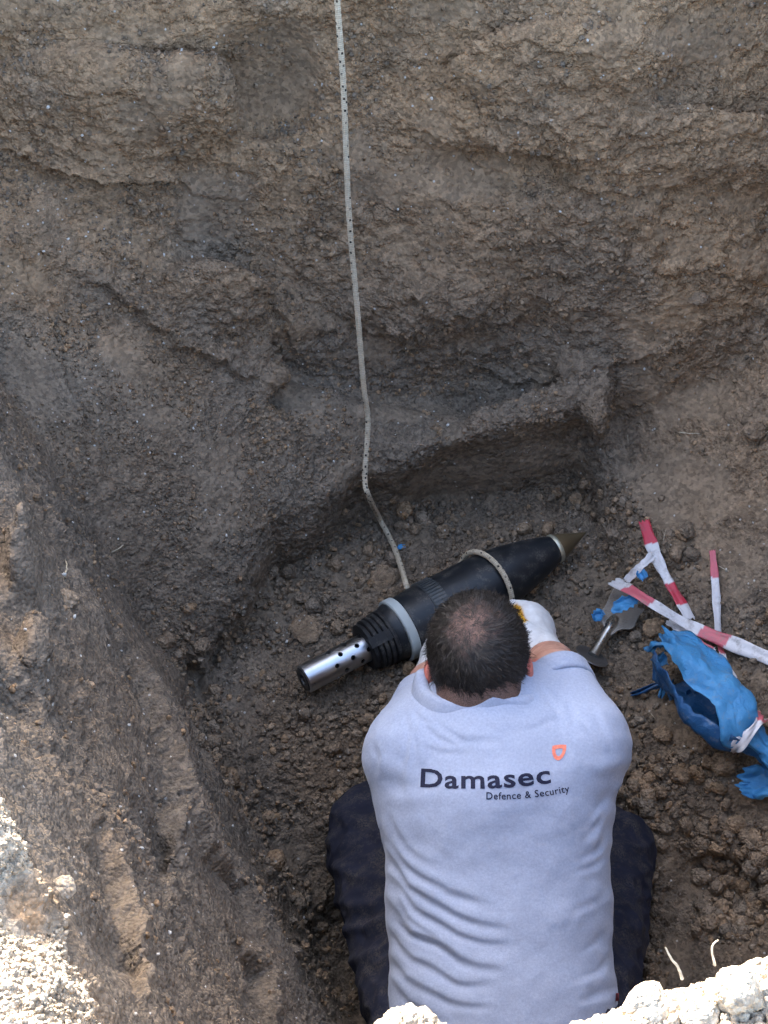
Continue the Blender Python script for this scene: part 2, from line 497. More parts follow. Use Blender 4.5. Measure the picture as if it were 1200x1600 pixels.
def dress_soil(V, Q, fine=True):
    px, py, dd = to_px(V)
    N = vnormals(V, Q)
    sm = np.zeros(len(V))
    jx = fbm(V * 25, 3, 5); jy = fbm(V * 25, 3, 6)
    wpx = px + 26 * jx; wpy = py + 26 * jy
    for (cx, cy), (rx, ry), ang in SMOOTH:
        a = math.radians(ang); dx, dy = wpx - cx, wpy - cy
        u = (dx * math.cos(a) + dy * math.sin(a)) / rx; v = (-dx * math.sin(a) + dy * math.cos(a)) / ry
        sm = np.maximum(sm, 1 - sstep(.75, 1.15, np.hypot(u, v)))
    rnd = fbm(V * 7.0, 3, 21)
    sm = np.maximum(sm, .8 * sstep(.18, .42, rnd))
    scr = pnoise(np.stack([(V[:, 0] * .9 + V[:, 1] * .4) * 9, V[:, 2] * 5 - (V[:, 1] - .41 * V[:, 0]) * 2.5, np.zeros(len(V))], 1), 77)
    sm = np.maximum(sm, .7 * sstep(-.05, .18, scr) * sstep(-.02, -.16, V[:, 0] + .41 * (V[:, 1] - 1.75) + .1) * sstep(.85, .6, N[:, 2]) * (V[:, 1] < 2.35))
    z = V[:, 2]
    top = sstep(1.19, 1.27, z + .02 * jx) * sstep(1.6, 1.25, V[:, 1])
    sm *= (1 - top)
    far = sstep(2.36, 2.5, V[:, 1]) * sstep(.18, .4, z)
    left = sstep(-.02, -.16, V[:, 0] + .41 * (V[:, 1] - 1.75) + .1) * (1 - far) * sstep(.85, .6, N[:, 2])
    tal = sstep(.06, .12, z) * sstep(.75, .9, N[:, 2] + .12) * (V[:, 0] < 0) * (V[:, 1] > 2.1)
    rough = 1 - .82 * sm
    amp = rough * (1 - .65 * tal)
    D = np.zeros(len(V))
    D += .014 * fbm(V * 4.5, 3, 31) * (1 - .5 * tal)
    # strata / scrapes: stretched noise
    A = V * np.array([3.0, 3.0, 16.0]); D += .002 * fbm(A, 2, 41) * far
    t = np.array([-.41, 1, 0]) / 1.08
    al = V @ t; B = np.stack([al * 3 + z * 6, (V[:, 0] * .9 + V[:, 1] * .4) * 14, z * 12 - al * 7], 1)
    D += .008 * fbm(B, 2, 51) * left
    # clumps with creases
    bw = 1 - np.abs(pnoise(V * 13, 61)); D += .013 * (bw - .7) * amp * (.45 + .6 * far + .3 * left)
    bw = 1 - np.abs(pnoise(V * 29 + 3 * pnoise(V * 6, 3)[:, None], 62)); D += .008 * (bw - .7) * amp
    cl = sstep(-.15, .35, fbm(V * 9, 2, 71))
    if fine:
        w, r = worley(V * 34 + .5 * pnoise(V * 20, 5)[:, None], 1); D += .013 * (.55 - w) * amp * cl * (.5 + r) * (1 - .85 * top)
        w, r = worley(V * 75, 2); D += .0115 * (.5 - w) * amp * (1 - .75 * top) * (.4 + r) * (.6 + .4 * cl)
        w, r = worley(V * 150, 3); D += .0042 * (.5 - w) * (.3 + .7 * amp) * (.4 + r)
        D += .004 * fbm(V * 60, 2, 81) * (.3 + .7 * amp)
        for pts, hgt, wid in STEPS:
            m = (px > min(p[0] for p in pts) - 90) & (px < max(p[0] for p in pts) + 90) & (py > min(p[1] for p in pts) - 90) & (py < max(p[1] for p in pts) + 90)
            if not m.any(): continue
            d, s, u = seg_dist(px[m] + 13 * jx[m] * (1 - .6 * left[m]), py[m] + 13 * jy[m] * (1 - .6 * left[m]), pts)
            fade = np.sin(np.clip(u, 0.02, .98) * math.pi) ** .4
            sd_ = d * s
            prof = sstep(-4, 5, sd_) * np.exp(-np.maximum(sd_, 0) / wid) - .45 * sstep(4, -2, sd_) * np.exp(np.minimum(sd_, 0) / (wid * .35))
            ring_ = sstep(wid * 2.2, wid * 1.2, d)
            gain = (1.3 if pts[0][1] > 985 or pts[0][0] > 100 else .8) if (pts[0][0] < 400 and pts[0][1] > 680) else (.45 if pts[0] in ((700, 560), (900, 400), (860, 235)) else .7)
            D[m] += gain * abs(hgt) * prof * fade * ring_ if hgt > 0 else gain * abs(hgt) * (sstep(4, -5, sd_) * np.exp(np.minimum(sd_, 0) / wid) - .45 * sstep(-4, 2, sd_) * np.exp(-np.maximum(sd_, 0) / (wid * .35))) * fade * ring_
    W = V + N * D[:, None]
    brown = np.clip(far * sstep(.22, .75, z + .12 * rnd) + .55 * sstep(.42, .6, V[:, 0]) * sstep(2.1, 2.4, V[:, 1]) + .12 * left * sstep(.5, .9, z), 0, 1)
    brown = brown * (.85 + .3 * rnd)
    hollow_shade = sstep(62, 30, np.hypot((px - 55) * 1.0, py - 1405) + 14 * jx)  # shade of the rim hollow painted in as browner soil
    top = top * (1 - .85 * hollow_shade); brown = np.maximum(brown, hollow_shade)
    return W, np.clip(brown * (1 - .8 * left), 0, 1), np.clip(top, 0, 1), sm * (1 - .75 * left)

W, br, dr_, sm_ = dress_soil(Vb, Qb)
FLOOR_SHADE = lambda v: sstep(.17, -.04, v[:, 2] + .06 * fbm(v * 4, 2, 33)) * (.55 + .45 * sstep(2.4, 1.6, v[:, 1]))  # painted shade, deeper low on the floor and towards the near end
me = np_mesh('dug_pit', W, Qb); set_attr(me, 'left_grey', .7 * sstep(.02, -.08, W[:, 0] + .41 * (W[:, 1] - 1.75) + .1) * sstep(2.3, 2.05, W[:, 1]) * sstep(1.22, 1.12, W[:, 2]) * np.clip(.8 + .5 * fbm(W * 5, 2, 44), .3, 1)); set_attr(me, 'soil_shade', np.maximum(FLOOR_SHADE(W), .75 * sstep(.0, -.10, W[:, 0] + .41 * (W[:, 1] - 1.75) + .1) * sstep(2.35, 2.1, W[:, 1]) * sstep(1.15, .85, W[:, 2]))); set_attr(me, 'brown', br); set_attr(me, 'dry', dr_); set_attr(me, 'smooth', sm_)  # left wall colour also greyed and darkened against bounce light
pit = tag(link('dug_pit', me, SOIL), 'deep hand-dug pit with rough brown earth walls and dark crumbly floor', None, None, 'structure')
PV, PQ, PN = W, Qb, vnormals(W, Qb)
pit_bvh = BVHTree.FromPolygons(W.tolist(), Qb.tolist())
Wa, br, dr_, sm_ = dress_soil(Va, Qa, False)
me = np_mesh('pit_surround', Wa, Qa); set_attr(me, 'brown', br); set_attr(me, 'dry', dr_); set_attr(me, 'smooth', sm_)
tag(link('pit_surround', me, SOIL), 'earth edges of the pit rising out of view', None, None, 'structure')

# the open ground round the pit, with an unseen far bank added to block the sun, out to the horizon
def outer_ground():
    rs = np.concatenate([np.linspace(0, 9, 90), 9 * 1.25 ** np.arange(1, 24)])
    ax = np.concatenate([-rs[:0:-1], rs]); n = len(ax)
    GX, GY = np.meshgrid(ax, ax + 1.7, indexing='ij')
    Pn = np.stack([GX.ravel(), GY.ravel(), np.zeros(GX.size)], 1)
    Z = ground_top(GX, GY) + (.05 * fbm(Pn * 1.3, 4, 15) + .02 * fbm(Pn * 7, 3, 16)).reshape(GX.shape) - .01
    i = np.arange(n * n).reshape(n, n)
    Qs = np.stack([i[:-1, :-1], i[1:, :-1], i[1:, 1:], i[:-1, 1:]], -1).reshape(-1, 4)
    Vs = np.stack([GX.ravel(), GY.ravel(), Z.ravel()], 1)
    inb = (np.abs(Vs[:, 0]) < 1.20) & (Vs[:, 1] > .30) & (Vs[:, 1] < 3.08)
    Qs = Qs[~inb[Qs].any(1)]
    Vs, Qs = compact(Vs, Qs)
    m = np_mesh('ground', Vs, Qs)
    set_attr(m, 'brown', np.full(len(Vs), .4)); set_attr(m, 'dry', np.ones(len(Vs))); set_attr(m, 'smooth', np.zeros(len(Vs)))
    tag(link('ground', m, SOIL), None, None, None, 'structure')
outer_ground()

def drop(px, py, back=0.0):
    """point of the soil surface (and its normal) that stands at this place"""
    r = Vector(ray(px, py)).normalized()
    h, n, i, d = pit_bvh.ray_cast(Vector(CAM) + r * 0.5, r)
    if h is None: return np.array(atz(px, py, 0)), np.array([0, 0, 1.0])
    return np.array(h), np.array(n)
def floor_at(x, y, z0=0.9):
    h, n, i, d = pit_bvh.ray_cast(Vector((x, y, z0)), Vector((0, 0, -1)))
    return h.z if h else 0.0
# ---------------------------------------------------------------- solid modelling on a grid (for bodies, cloth, plastic)
class Solid:
    def __init__(s, lo, hi, h):
        s.lo = np.asarray(lo, float); s.h = h
        s.ax = [np.arange(s.lo[i], hi[i], h) for i in range(3)]
        s.F = np.full([len(a) for a in s.ax], .2, np.float32)
    def _op(s, lo, hi, fn, k, mode, pad=.03):
        i0 = [max(0, int((lo[i] - pad - s.lo[i]) / s.h)) for i in range(3)]
        i1 = [min(s.F.shape[i], int((hi[i] + pad - s.lo[i]) / s.h) + 2) for i in range(3)]
        if any(b <= a for a, b in zip(i0, i1)): return
        sl = tuple(slice(a, b) for a, b in zip(i0, i1))
        g = np.stack(np.meshgrid(*[s.ax[i][sl[i]] for i in range(3)], indexing='ij'), -1)
        e = fn(g)
        s.F[sl] = smin(s.F[sl], e, k) if mode == 'add' else smax(s.F[sl], -e, k)
    def cap(s, a, b, ra, rb, k=.02, flat=None, mode='add'):
        a, b = np.asarray(a, float), np.asarray(b, float); R = max(ra, rb)
        def fn(g):
            q = g - a; e = b - a
            if flat is not None:
                n, f = np.asarray(flat[0], float), flat[1]
                q = q + n * ((q @ n) * (f - 1))[..., None]; e = e + n * ((e @ n) * (f - 1))
            t = np.clip(q @ e / max(e @ e, 1e-9), 0, 1)
            return np.linalg.norm(q - e * t[..., None], axis=-1) - (ra + (rb - ra) * t)
        s._op(np.minimum(a, b) - R, np.maximum(a, b) + R, fn, k, mode, .03 + k); return s
    def ell(s, c, r, R=None, k=.02, mode='add'):
        c = np.asarray(c, float); r = np.asarray(r, float); m = r.max()
        def fn(g):
            q = g - c
            if R is not None: q = q @ np.asarray(R)          # columns of R are the ellipsoid's axes
            k0 = np.linalg.norm(q / r, axis=-1); k1 = np.linalg.norm(q / r ** 2, axis=-1)
            return k0 * (k0 - 1) / (k1 + 1e-6)
        s._op(c - m, c + m, fn, k, mode, .03 + k); return s
    def plane(s, c, n, k=.005):                               # cut away the side the normal points to
        c = np.asarray(c, float); n = np.asarray(n, float) / np.linalg.norm(n)
        g = np.stack(np.meshgrid(*s.ax, indexing='ij'), -1)
        s.F = smax(s.F, ((g - c) @ n).astype(np.float32), k); return s
    def mesh(s, smooth=1):
        V, Q = surfnet(s.F, s.lo, s.h)
        return laplace(V, Q, smooth, .5), Q

def biggest(V, Q):
    lab = np.arange(len(V))
    while True:
        m = lab[Q].min(1); new = lab.copy()
        for k in range(4): np.minimum.at(new, Q[:, k], m)
        new = new[new]
        if (new == lab).all(): break
        lab = new
    ids, cnt = np.unique(lab, return_counts=True); keep = lab == ids[cnt.argmax()]
    Qk = Q[keep[Q[:, 0]]]; u, inv = np.unique(Qk, return_inverse=True)
    return V[u], inv.reshape(Qk.shape)
def unit(v): v = np.asarray(v, float); return v / np.linalg.norm(v)

# ---------------------------------------------------------------- the kneeling person
HX = np.array([1.0, .0, .0])
roll = math.radians(6); tl = math.radians(17)
h_up = unit([-.08, math.sin(tl), math.cos(tl)]); h_fw = unit(np.cross(h_up, [1, 0, .1]) * 1.0)
h_rt = unit(np.cross(h_fw, h_up)); h_fw = np.cross(h_up, h_rt)
HC = atd(746, 1014, 3.05)
neck = np.array([.158, 1.745, .405]); chest = atd(774, 1222, 3.06); mid = atd(779, 1400, 3.03); pelv = atd(788, 1645, 2.99)
shL, shR = atd(640, 1176, 3.06), atd(915, 1162, 3.04)
elL, elR = atd(676, 1092, 3.15), atd(866, 1058, 3.14)
wrL, wrR = atd(678, 1052, 3.45), atd(853, 1026, 3.44)
haL, haR = atd(676, 1030, 3.52), atd(845, 985, 3.50)
knL, knR = atz(594, 1308, -.02), atz(944, 1345, -.02)
hipL, hipR = pelv + HX * -.09, pelv + HX * .09
anL = np.array([.055, 1.38, -.09]); anR = np.array([.30, 1.32, -.09])
t_ax = unit(chest - mid); t_bk = unit(np.cross([1, 0, 0], t_ax))    # out of the back

nax = unit([-.04, .10, 1.0]); c_ax = unit(unit(nax * .5 + t_ax * .6) + np.array([-.05, 0, 0]))
MAN = empty('person', (pelv[0], 1.5, -.12), 'person kneeling in the pit, light blue printed polo shirt, dark trousers, seen from behind', 'person')

skin_m, ns, ls, b = new_mat('skin', .55, .35)
tc = ns.new('ShaderNodeTexCoord').outputs['Object']
c = mixc(ns, ls, ramp(ns, ls, noise_tex(ns, ls, 35, 4, .6, tc), .3, .7), (.40, .20, .145), (.56, .32, .24))
red = nd(ns, 'ShaderNodeAttribute', attribute_name='ear').outputs['Fac']
c = mixc(ns, ls, red, c, (.55, .17, .13))
hairy = nd(ns, 'ShaderNodeAttribute', attribute_name='stubble').outputs['Fac']
c = mixc(ns, ls, hairy, c, mixc(ns, ls, ramp(ns, ls, noise_tex(ns, ls, 600, 2, .6, tc), .4, .6), (.028, .020, .017), (.12, .075, .06)))
ls.new(c, b.inputs['Base Color'])
ls.new(bump(ns, ls, noise_tex(ns, ls, 400, 3, .6, tc), .5, .001), b.inputs['Normal'])
b.inputs['Subsurface Weight'].default_value = .08
b.inputs['Subsurface Radius'].default_value = (.01, .004, .002)

HR = np.stack([h_rt, h_fw, h_up], 1)
hp = lambda r, f, u: HC + h_rt * r + h_fw * f + h_up * u
S = Solid((-.08, 1.45, .0), (.44, 2.32, .68), .004)
S.ell(HC, (.075, .093, .083), HR, .01)
S.ell(hp(0, .030, -.062), (.060, .075, .075), HR, .03)                # face and jaw
S.ell(hp(0, .062, -.125), (.032, .030, .022), HR, .02)                # chin
S.ell(hp(0, .104, -.055), (.013, .020, .026), HR, .012)               # nose
S.ell(hp(0, .088, -.018), (.055, .014, .012), HR, .012)               # brow
S.ell(hp(0, .094, -.098), (.024, .010, .006), HR, .006); S.ell(hp(0, .094, -.086), (.026, .010, .005), HR, .006)   # lips
for sg in (-1, 1):
    S.ell(hp(.030 * sg, .094, -.034), (.016, .012, .009), HR, .006, 'sub')   # eye sockets
    S.ell(hp(.030 * sg, .084, -.034), (.012, .012, .012), HR, .003)          # eyes
    S.ell(hp(.077 * sg, -.010, -.045), (.008, .019, .031), HR, .008)         # ears
    S.ell(hp(.081 * sg, -.016, -.036), (.006, .019, .024), HR, .006)
    S.ell(hp(.087 * sg, -.006, -.040), (.006, .009, .014), HR, .004, 'sub')
    S.cap(hp(.026 * sg, -.070, -.05), neck + HX * .018 * sg - t_bk * .012, .042, .036, .03)   # neck muscles
S.cap(hp(0, -.02, -.05), neck - t_bk * .012, .056, .055, .03)
S.cap(neck - t_bk * .02, chest + t_ax * .05 - t_bk * .05, .05, .06, .03)
for sg, sh, el, wr, ha in ((-1, shL, elL, wrL, haL), (1, shR, elR, wrR, haR)):
    S.cap(chest + HX * .06 * sg - t_bk * .03, sh, .05, .045, .03)
    S.cap(sh, el, .048, .044, .02)
    S.cap(el, el * .55 + wr * .45, .043, .042, .015); S.cap(el * .55 + wr * .45, wr, .042, .028, .015)
    S.cap(wr, ha, .026, .012, .01)
V, Q = S.mesh(1)
me = np_mesh('body', V, Q)
q = (V - HC) @ HR
ear = sstep(.072, .079, np.abs(q[:, 0])) * (np.linalg.norm(q / np.array([1, 1, 1]), axis=1) < .125) * (q[:, 2] < .01) * (q[:, 2] > -.085)
set_attr(me, 'ear', ear)
hd = np.linalg.norm(q, axis=1) < .16
st = hd * sstep(.03, .0, q[:, 1]) * sstep(-.175, -.125, q[:, 2] + .012 * pnoise(V * 60, 2)) * (1 - ear) * .9
arm = sstep(1.72, 1.80, V[:, 1]) * (~hd) * .22 * sstep(-.1, .3, fbm(V * 160, 2, 3))
set_attr(me, 'stubble', np.maximum(st, arm))
body = link('body', me, skin_m, MAN)

# hair: a cap that follows the skull, thin over the crown, and short strands
def hair():
    S = Solid(HC - .16, HC + .16, .004)
    S.ell(HC, (.080, .098, .088), HR, .01)
    S.cap(hp(0, -.030, -.03), hp(0, -.048, -.098), .064, .056, .02)
    S.ell(hp(0, .055, -.075), (.09, .075, .085), HR, .01, 'sub')
    S.plane(hp(0, -.05, -.124), -h_up - .2 * h_fw)
    for sg in (-1, 1): S.ell(hp(.088 * sg, -.002, -.055), (.017, .028, .045), HR, .006, 'sub')
    V, Q = S.mesh(1)
    N = vnormals(V, Q)
    q = (V - HC) @ HR
    wh = hp(-.006, -.038, .078)                               # whorl of the thinning crown
    d = np.linalg.norm(V - wh, axis=1)
    thin = sstep(.062, .010, d + .018 * fbm(V * 45, 3, 3)) * .55
    low = sstep(-.055, -.095, q[:, 2])
    V = V + N * (.0022 * fbm(V * 110, 2, 4) + .0025 * fbm(V * 40, 2, 6) - .003 * low - .0025 * thin)[:, None]
    m, ns, ls, b = new_mat('dark_hair', .45, .4)
    tc = ns.new('ShaderNodeTexCoord').outputs['Object']
    c = mixc(ns, ls, ramp(ns, ls, noise_tex(ns, ls, 260, 4, .7, tc, 1.5), .3, .75), (.007, .006, .005), (.034, .027, .023))
    sk = mixc(ns, ls, ramp(ns, ls, noise_tex(ns, ls, 200, 4, .7, tc, 1.0), .38, .62), (.05, .03, .025), (.36, .20, .15))
    c = mixc(ns, ls, nd(ns, 'ShaderNodeAttribute', attribute_name='thin').outputs['Fac'], c, sk)
    ls.new(c, b.inputs['Base Color'])
    ls.new(bump(ns, ls, noise_tex(ns, ls, 420, 3, .7, tc, 2.0), .8, .002), b.inputs['Normal'])
    me = np_mesh('hair', V, Q); set_attr(me, 'thin', np.maximum(thin, .25 * low))
    ho = link('hair', me, m, MAN)
    # strands
    ok = (q[:, 1] < .07) & (V[:, 2] > HC[2] - .09)
    idx = RNG.choice(np.nonzero(ok)[0], 15000)
    P = V[idx] + RNG.normal(0, .0015, (15000, 3)); n = N[idx]; th = thin[idx]
    keep = RNG.random(15000) > th * 1.1
    P, n = P[keep], n[keep]
    away = P - wh; away = away - n * np.sum(away * n, 1)[:, None]
    away /= np.linalg.norm(away, axis=1)[:, None] + 1e-6
    tw = np.cross(n, away)
    d = away + .55 * tw + RNG.normal(0, .35, P.shape) + n * (.10 + .25 * RNG.random((len(P), 1)))
    d /= np.linalg.norm(d, axis=1)[:, None]
    qq = (P - HC) @ HR
    L = (.006 + .012 * RNG.random(len(P))) * (1 - .75 * sstep(-.03, -.085, qq[:, 2]))
    side = np.cross(d, n); side /= np.linalg.norm(side, axis=1)[:, None] + 1e-6
    w = .00045
    A = P - side * w; B = P + side * w; C2 = P + d * L[:, None] * .6 + n * .0006; T2 = P + d * L[:, None] - n * (L * .15)[:, None]
    Vs = np.stack([A, B, C2 + side * w * .7, C2 - side * w * .7, T2 + side * w * .2, T2 - side * w * .2], 1).reshape(-1, 3)
    base = np.arange(len(P)) * 6
    Qs = np.concatenate([np.stack([base, base + 1, base + 2, base + 3], 1), np.stack([base + 3, base + 2, base + 4, base + 5], 1)])
    sm = plain('hair_strand', (.016, .013, .011), .5, .35, 0, .6, 120)
    s_ = sub('hair_strands', np_mesh('hair_strands', Vs, Qs, False), sm, ho); s_['kind'] = 'stuff'
hair()

# ---------------------------------------------------------------- polo shirt
def knit(name, col):
    m, ns, ls, b = new_mat(name, .9, .15)
    tc = ns.new('ShaderNodeTexCoord').outputs['Object']
    n1 = noise_tex(ns, ls, 260, 3, .7, tc); n2 = noise_tex(ns, ls, 14, 4, .6, tc)
    c = mixc(ns, ls, ramp(ns, ls, n1, .3, .7), tuple(x * .86 for x in col), tuple(x * 1.1 for x in col))
    c = mixc(ns, ls, ramp(ns, ls, n2, .4, .75), c, mixc(ns, ls, .3, c, tuple(x * .8 for x in col)))
    ls.new(c, b.inputs['Base Color'])
    b.inputs['Sheen Weight'].default_value = .15
    ls.new(bump(ns, ls, noise_tex(ns, ls, 700, 2, .6, tc), .35, .0012), b.inputs['Normal'])
    return m
SHIRT = knit('shirt_knit', (.312, .352, .455))

FOLDS = [  # pixel polylines, height mm, width px
    ([(600, 1300), (640, 1345), (700, 1388), (770, 1405)], 7, 9), ([(603, 1325), (640, 1378), (710, 1420), (800, 1446)], 9, 10),
    ([(606, 1360), (650, 1415), (720, 1455), (800, 1472)], 7, 9), ([(604, 1400), (650, 1452), (720, 1490), (790, 1512)], 10, 10),
    ([(604, 1440), (650, 1495), (715, 1525), (770, 1530)], 7, 9), ([(602, 1480), (640, 1525), (700, 1556), (780, 1566)], 6, 10),
    ([(604, 1520), (640, 1560), (700, 1590)], 5, 9), ([(612, 1385), (640, 1430), (690, 1470)], 4, 6), ([(610, 1425), (660, 1468), (730, 1502)], 4, 6),
    ([(612, 1270), (640, 1318), (690, 1350)], 4, 9), ([(640, 1100), (648, 1140), (640, 1190), (630, 1250)], 5, 9), ([(662, 1108), (655, 1150), (658, 1200)], 4, 8),
    ([(672, 1128), (690, 1148), (720, 1160)], 4, 8), ([(660, 1165), (690, 1172), (740, 1168)], 3, 8), ([(700, 1130), (730, 1150), (790, 1152)], 3, 8),
    ([(958, 1262), (940, 1295), (905, 1325)], 5, 8), ([(962, 1235), (950, 1262), (920, 1290)], 4, 8), ([(956, 1300), (935, 1330), (900, 1352)], 4, 8),
    ([(950, 1335), (930, 1358), (890, 1375)], 3, 8), ([(965, 1500), (940, 1528), (890, 1545)], 4, 9), ([(972, 1540), (945, 1560), (900, 1575)], 4, 9),
    ([(960, 1450), (940, 1480), (900, 1500)], 3, 9), ([(955, 1395), (935, 1420), (890, 1436)], 3, 8), ([(895, 1085), (912, 1130), (945, 1170), (962, 1210)], 5, 9),
    ([(880, 1098), (888, 1140), (905, 1180)], 4, 9), ([(852, 1075), (868, 1095), (890, 1105)], 4, 7), ([(820, 1130), (850, 1118), (880, 1112)], 3, 8),
    ([(590, 1150), (600, 1180), (592, 1220)], 4, 8), ([(935, 1110), (950, 1140), (972, 1165)], 4, 8), ([(650, 1105), (664, 1118), (680, 1122)], 3, 6)]
def shirt():
    S = Solid((-.10, .98, -.08), (.47, 2.0, .66), .006)
    fl = (t_bk, 1.45)
    S.cap(pelv - t_ax * .09, mid, .188, .172, .03, fl)
    S.cap(mid, chest, .172, .182, .03, fl)
    S.cap(chest, neck - t_ax * .035 - t_bk * .01, .180, .105, .05, (t_bk, 1.35))
    S.cap(neck - t_ax * .05, neck - c_ax * .03, .095, .080, .03)
    for sg, sh, el in ((-1, shL, elL), (1, shR, elR)):
        S.cap(chest + HX * .05 * sg + t_ax * .03, sh, .085, .064, .05)
        L_ = Solid((-.10, .98, -.08), (.47, 2.0, .66), .006)
        n = unit(el - sh)
        L_.cap(sh, el, .066, .058, .04)
        L_.cap(el - n * .03, el + n * .10, .051, .054, .004, None, 'sub')    # open cuff
        L_.plane(el - n * .004, n, .004)
        S.F = smin(S.F, L_.F, .035)
    # neck opening
    S.cap(neck + c_ax * .052, neck + c_ax * .18, .068, .085, .006, None, 'sub')
    S.cap(neck + t_ax * .03, neck + t_ax * .12, .20, .20, .004, (t_bk, 1.2), 'sub') if False else None
    V, Q = biggest(*S.mesh(2))
    V, Q = subdiv(V, Q); V = laplace(V, Q, 2, .5)
    N = vnormals(V, Q)
    px, py, d = to_px(V)
    front = np.clip(np.einsum('ij,ij->i', N, unit(CAM - chest)[None, :]) * 1.6 + .35, 0, 1)
    D = .0035 * fbm(V * 9, 2, 2) + .0010 * fbm(V * 28, 2, 7)
    wx = px + 7 * pnoise(V * 13, 4); wy = py + 7 * pnoise(V * 13, 5)
    for pts, hgt, w in FOLDS:
        dd, s, u = seg_dist(wx, wy, pts)
        fade = np.sin(np.clip(u * .93 + .07, 0, 1) * math.pi) ** .7
        sdd = dd * s; D += hgt * .00042 * fade * front * (np.where(sdd > 0, np.exp(-(dd / (w * .55)) ** 2), np.exp(-(dd / (w * 1.3)) ** 2)) - .6 * np.exp(-((sdd - 1.2 * w) / (w * .6)) ** 2))
    # the cloth clings in a little crease at yoke and armholes, and puckers along both flanks
    fl_ = sstep(.11, .17, np.abs(V[:, 0] - chest[0])) * sstep(1.75, 1.6, V[:, 1])
    al = V @ t_ax
    D += fl_ * .0016 * np.sin(al * 150 + 3 * pnoise(V * 10, 8) + 20 * V[:, 0]) * (.5 + .5 * pnoise(V * 12, 9))
    V = V + N * D[:, None]
    me = np_mesh('shirt', V, Q)
    o = link('shirt', me, SHIRT, MAN)
    return o, V, Q
shirt_o, SV, SQ = shirt()
shirt_bvh = BVHTree.FromPolygons(SV.tolist(), SQ.tolist())

# collar: a folded band round the neck, open at the front
def collar():
    n = 56; V = []; ring = []
    c0 = neck + c_ax * .012 + np.array([0, -.006, .002])
    e1 = HX; e2 = unit(np.cross(c_ax, HX)) * -1        # e2 towards the back
    if e2 @ t_bk < 0: e2 = -e2
    ax = c_ax
    prof = [(.000, .028), (.006, .030), (.010, .024), (.013, .006), (.016, -.014), (.012, -.016), (.006, -.012), (.001, -.010)]
    for i in range(n):
        a = math.radians(-155 + 310 * i / (n - 1))
        r1, r2 = .086, .080
        d = e1 * math.sin(a) + e2 * math.cos(a)
        p = c0 + e1 * math.sin(a) * r1 + e2 * math.cos(a) * r2 - ax * .010 * math.cos(a) + ax * .006 * math.sin(3 * a + .6)
        sp = 1 + .9 * sstep(.25, .75, abs(math.sin(a))) * (1 if math.cos(a) > -.3 else .6)
        for u, w in prof:
            V.append(p + d * u * sp + ax * (w * (1 + .12 * math.sin(7 * a)) + (.002 * math.sin(11 * a))))
    k = len(prof)
    Q = [(i * k + j, i * k + (j + 1) % k, (i + 1) * k + (j + 1) % k, (i + 1) * k + j) for i in range(n - 1) for j in range(k)]
    V, Q = np.array(V), np.array(Q)
    V, Q = subdiv(V, Q); V = laplace(V, Q, 1, .5)
    sub('collar', np_mesh('collar', V, Q[:, ::-1]), SHIRT, shirt_o)
collar()

# sleeve bands
for sg, sh, el in ((-1, shL, elL), (1, shR, elR)):
    n = unit(el - sh); a1 = unit(np.cross(n, [0, 0, 1])); a2 = np.cross(n, a1)
    V = []; m = 48
    for i in range(m):
        t = 2 * math.pi * i / m; d = a1 * math.cos(t) + a2 * math.sin(t); w = 1 + .03 * math.sin(3 * t)
        for r, x in ((.0555, -.030), (.0615, -.030), (.0630, -.024), (.0615, .002), (.0590, .006), (.0545, .004)):
            V.append(el + n * (x - .004) + d * r * w)
    Q = [(i * 6 + j, i * 6 + (j + 1) % 6, ((i + 1) % m) * 6 + (j + 1) % 6, ((i + 1) % m) * 6 + j) for i in range(m) for j in range(6)]
    sub('sleeve_cuff', np_mesh('sleeve_cuff', np.array(V), np.array(Q)), SHIRT, shirt_o)

# the print on the back: type set flat, then laid on the cloth
NAVY = plain('navy_print', (.012, .014, .035), .7, .2, 0, .3, 300)
CORAL = plain('coral_print', (.72, .20, .13), .7, .2, 0, .15, 300)
def on_back(px, py, off=.0008):
    r = Vector(ray(px, py)).normalized()
    h, n, i, d = shirt_bvh.ray_cast(Vector(CAM), r)
    return None if h is None else h + n.normalized() * off
def lay(name, me2d, mp, mat):
    bm = bmesh.new(); bm.from_mesh(me2d)
    for _ in range(2):
        bmesh.ops.triangulate(bm, faces=bm.faces[:])
        ed = [e for e in bm.edges if e.calc_length() > .09]
        if ed: bmesh.ops.subdivide_edges(bm, edges=ed, cuts=1, use_grid_fill=False)
    bmesh.ops.triangulate(bm, faces=bm.faces[:])
    for v in bm.verts:
        x, y = mp(v.co.x, v.co.y)
        p = on_back(x, y)
        if p is not None: v.co = p
    bmesh.ops.recalc_face_normals(bm, faces=bm.faces[:])
    me = bpy.data.meshes.new(name); bm.to_mesh(me); bm.free()
    return sub(name, me, mat, shirt_o)
def type_mesh(txt, bold):
    cu = bpy.data.curves.new('type', 'FONT'); cu.body = txt; cu.size = 1; cu.offset = bold; cu.resolution_u = 3
    cu.space_character = 1.08
    ob = bpy.data.objects.new('type', cu); COL.objects.link(ob)
    dg = bpy.context.evaluated_depsgraph_get(); dg.update()
    me = bpy.data.meshes.new_from_object(ob.evaluated_get(dg))
    bpy.data.objects.remove(ob); bpy.data.curves.remove(cu)
    return me
def bounds(me):
    xs = [v.co.x for v in me.vertices]; return min(xs), max(xs)
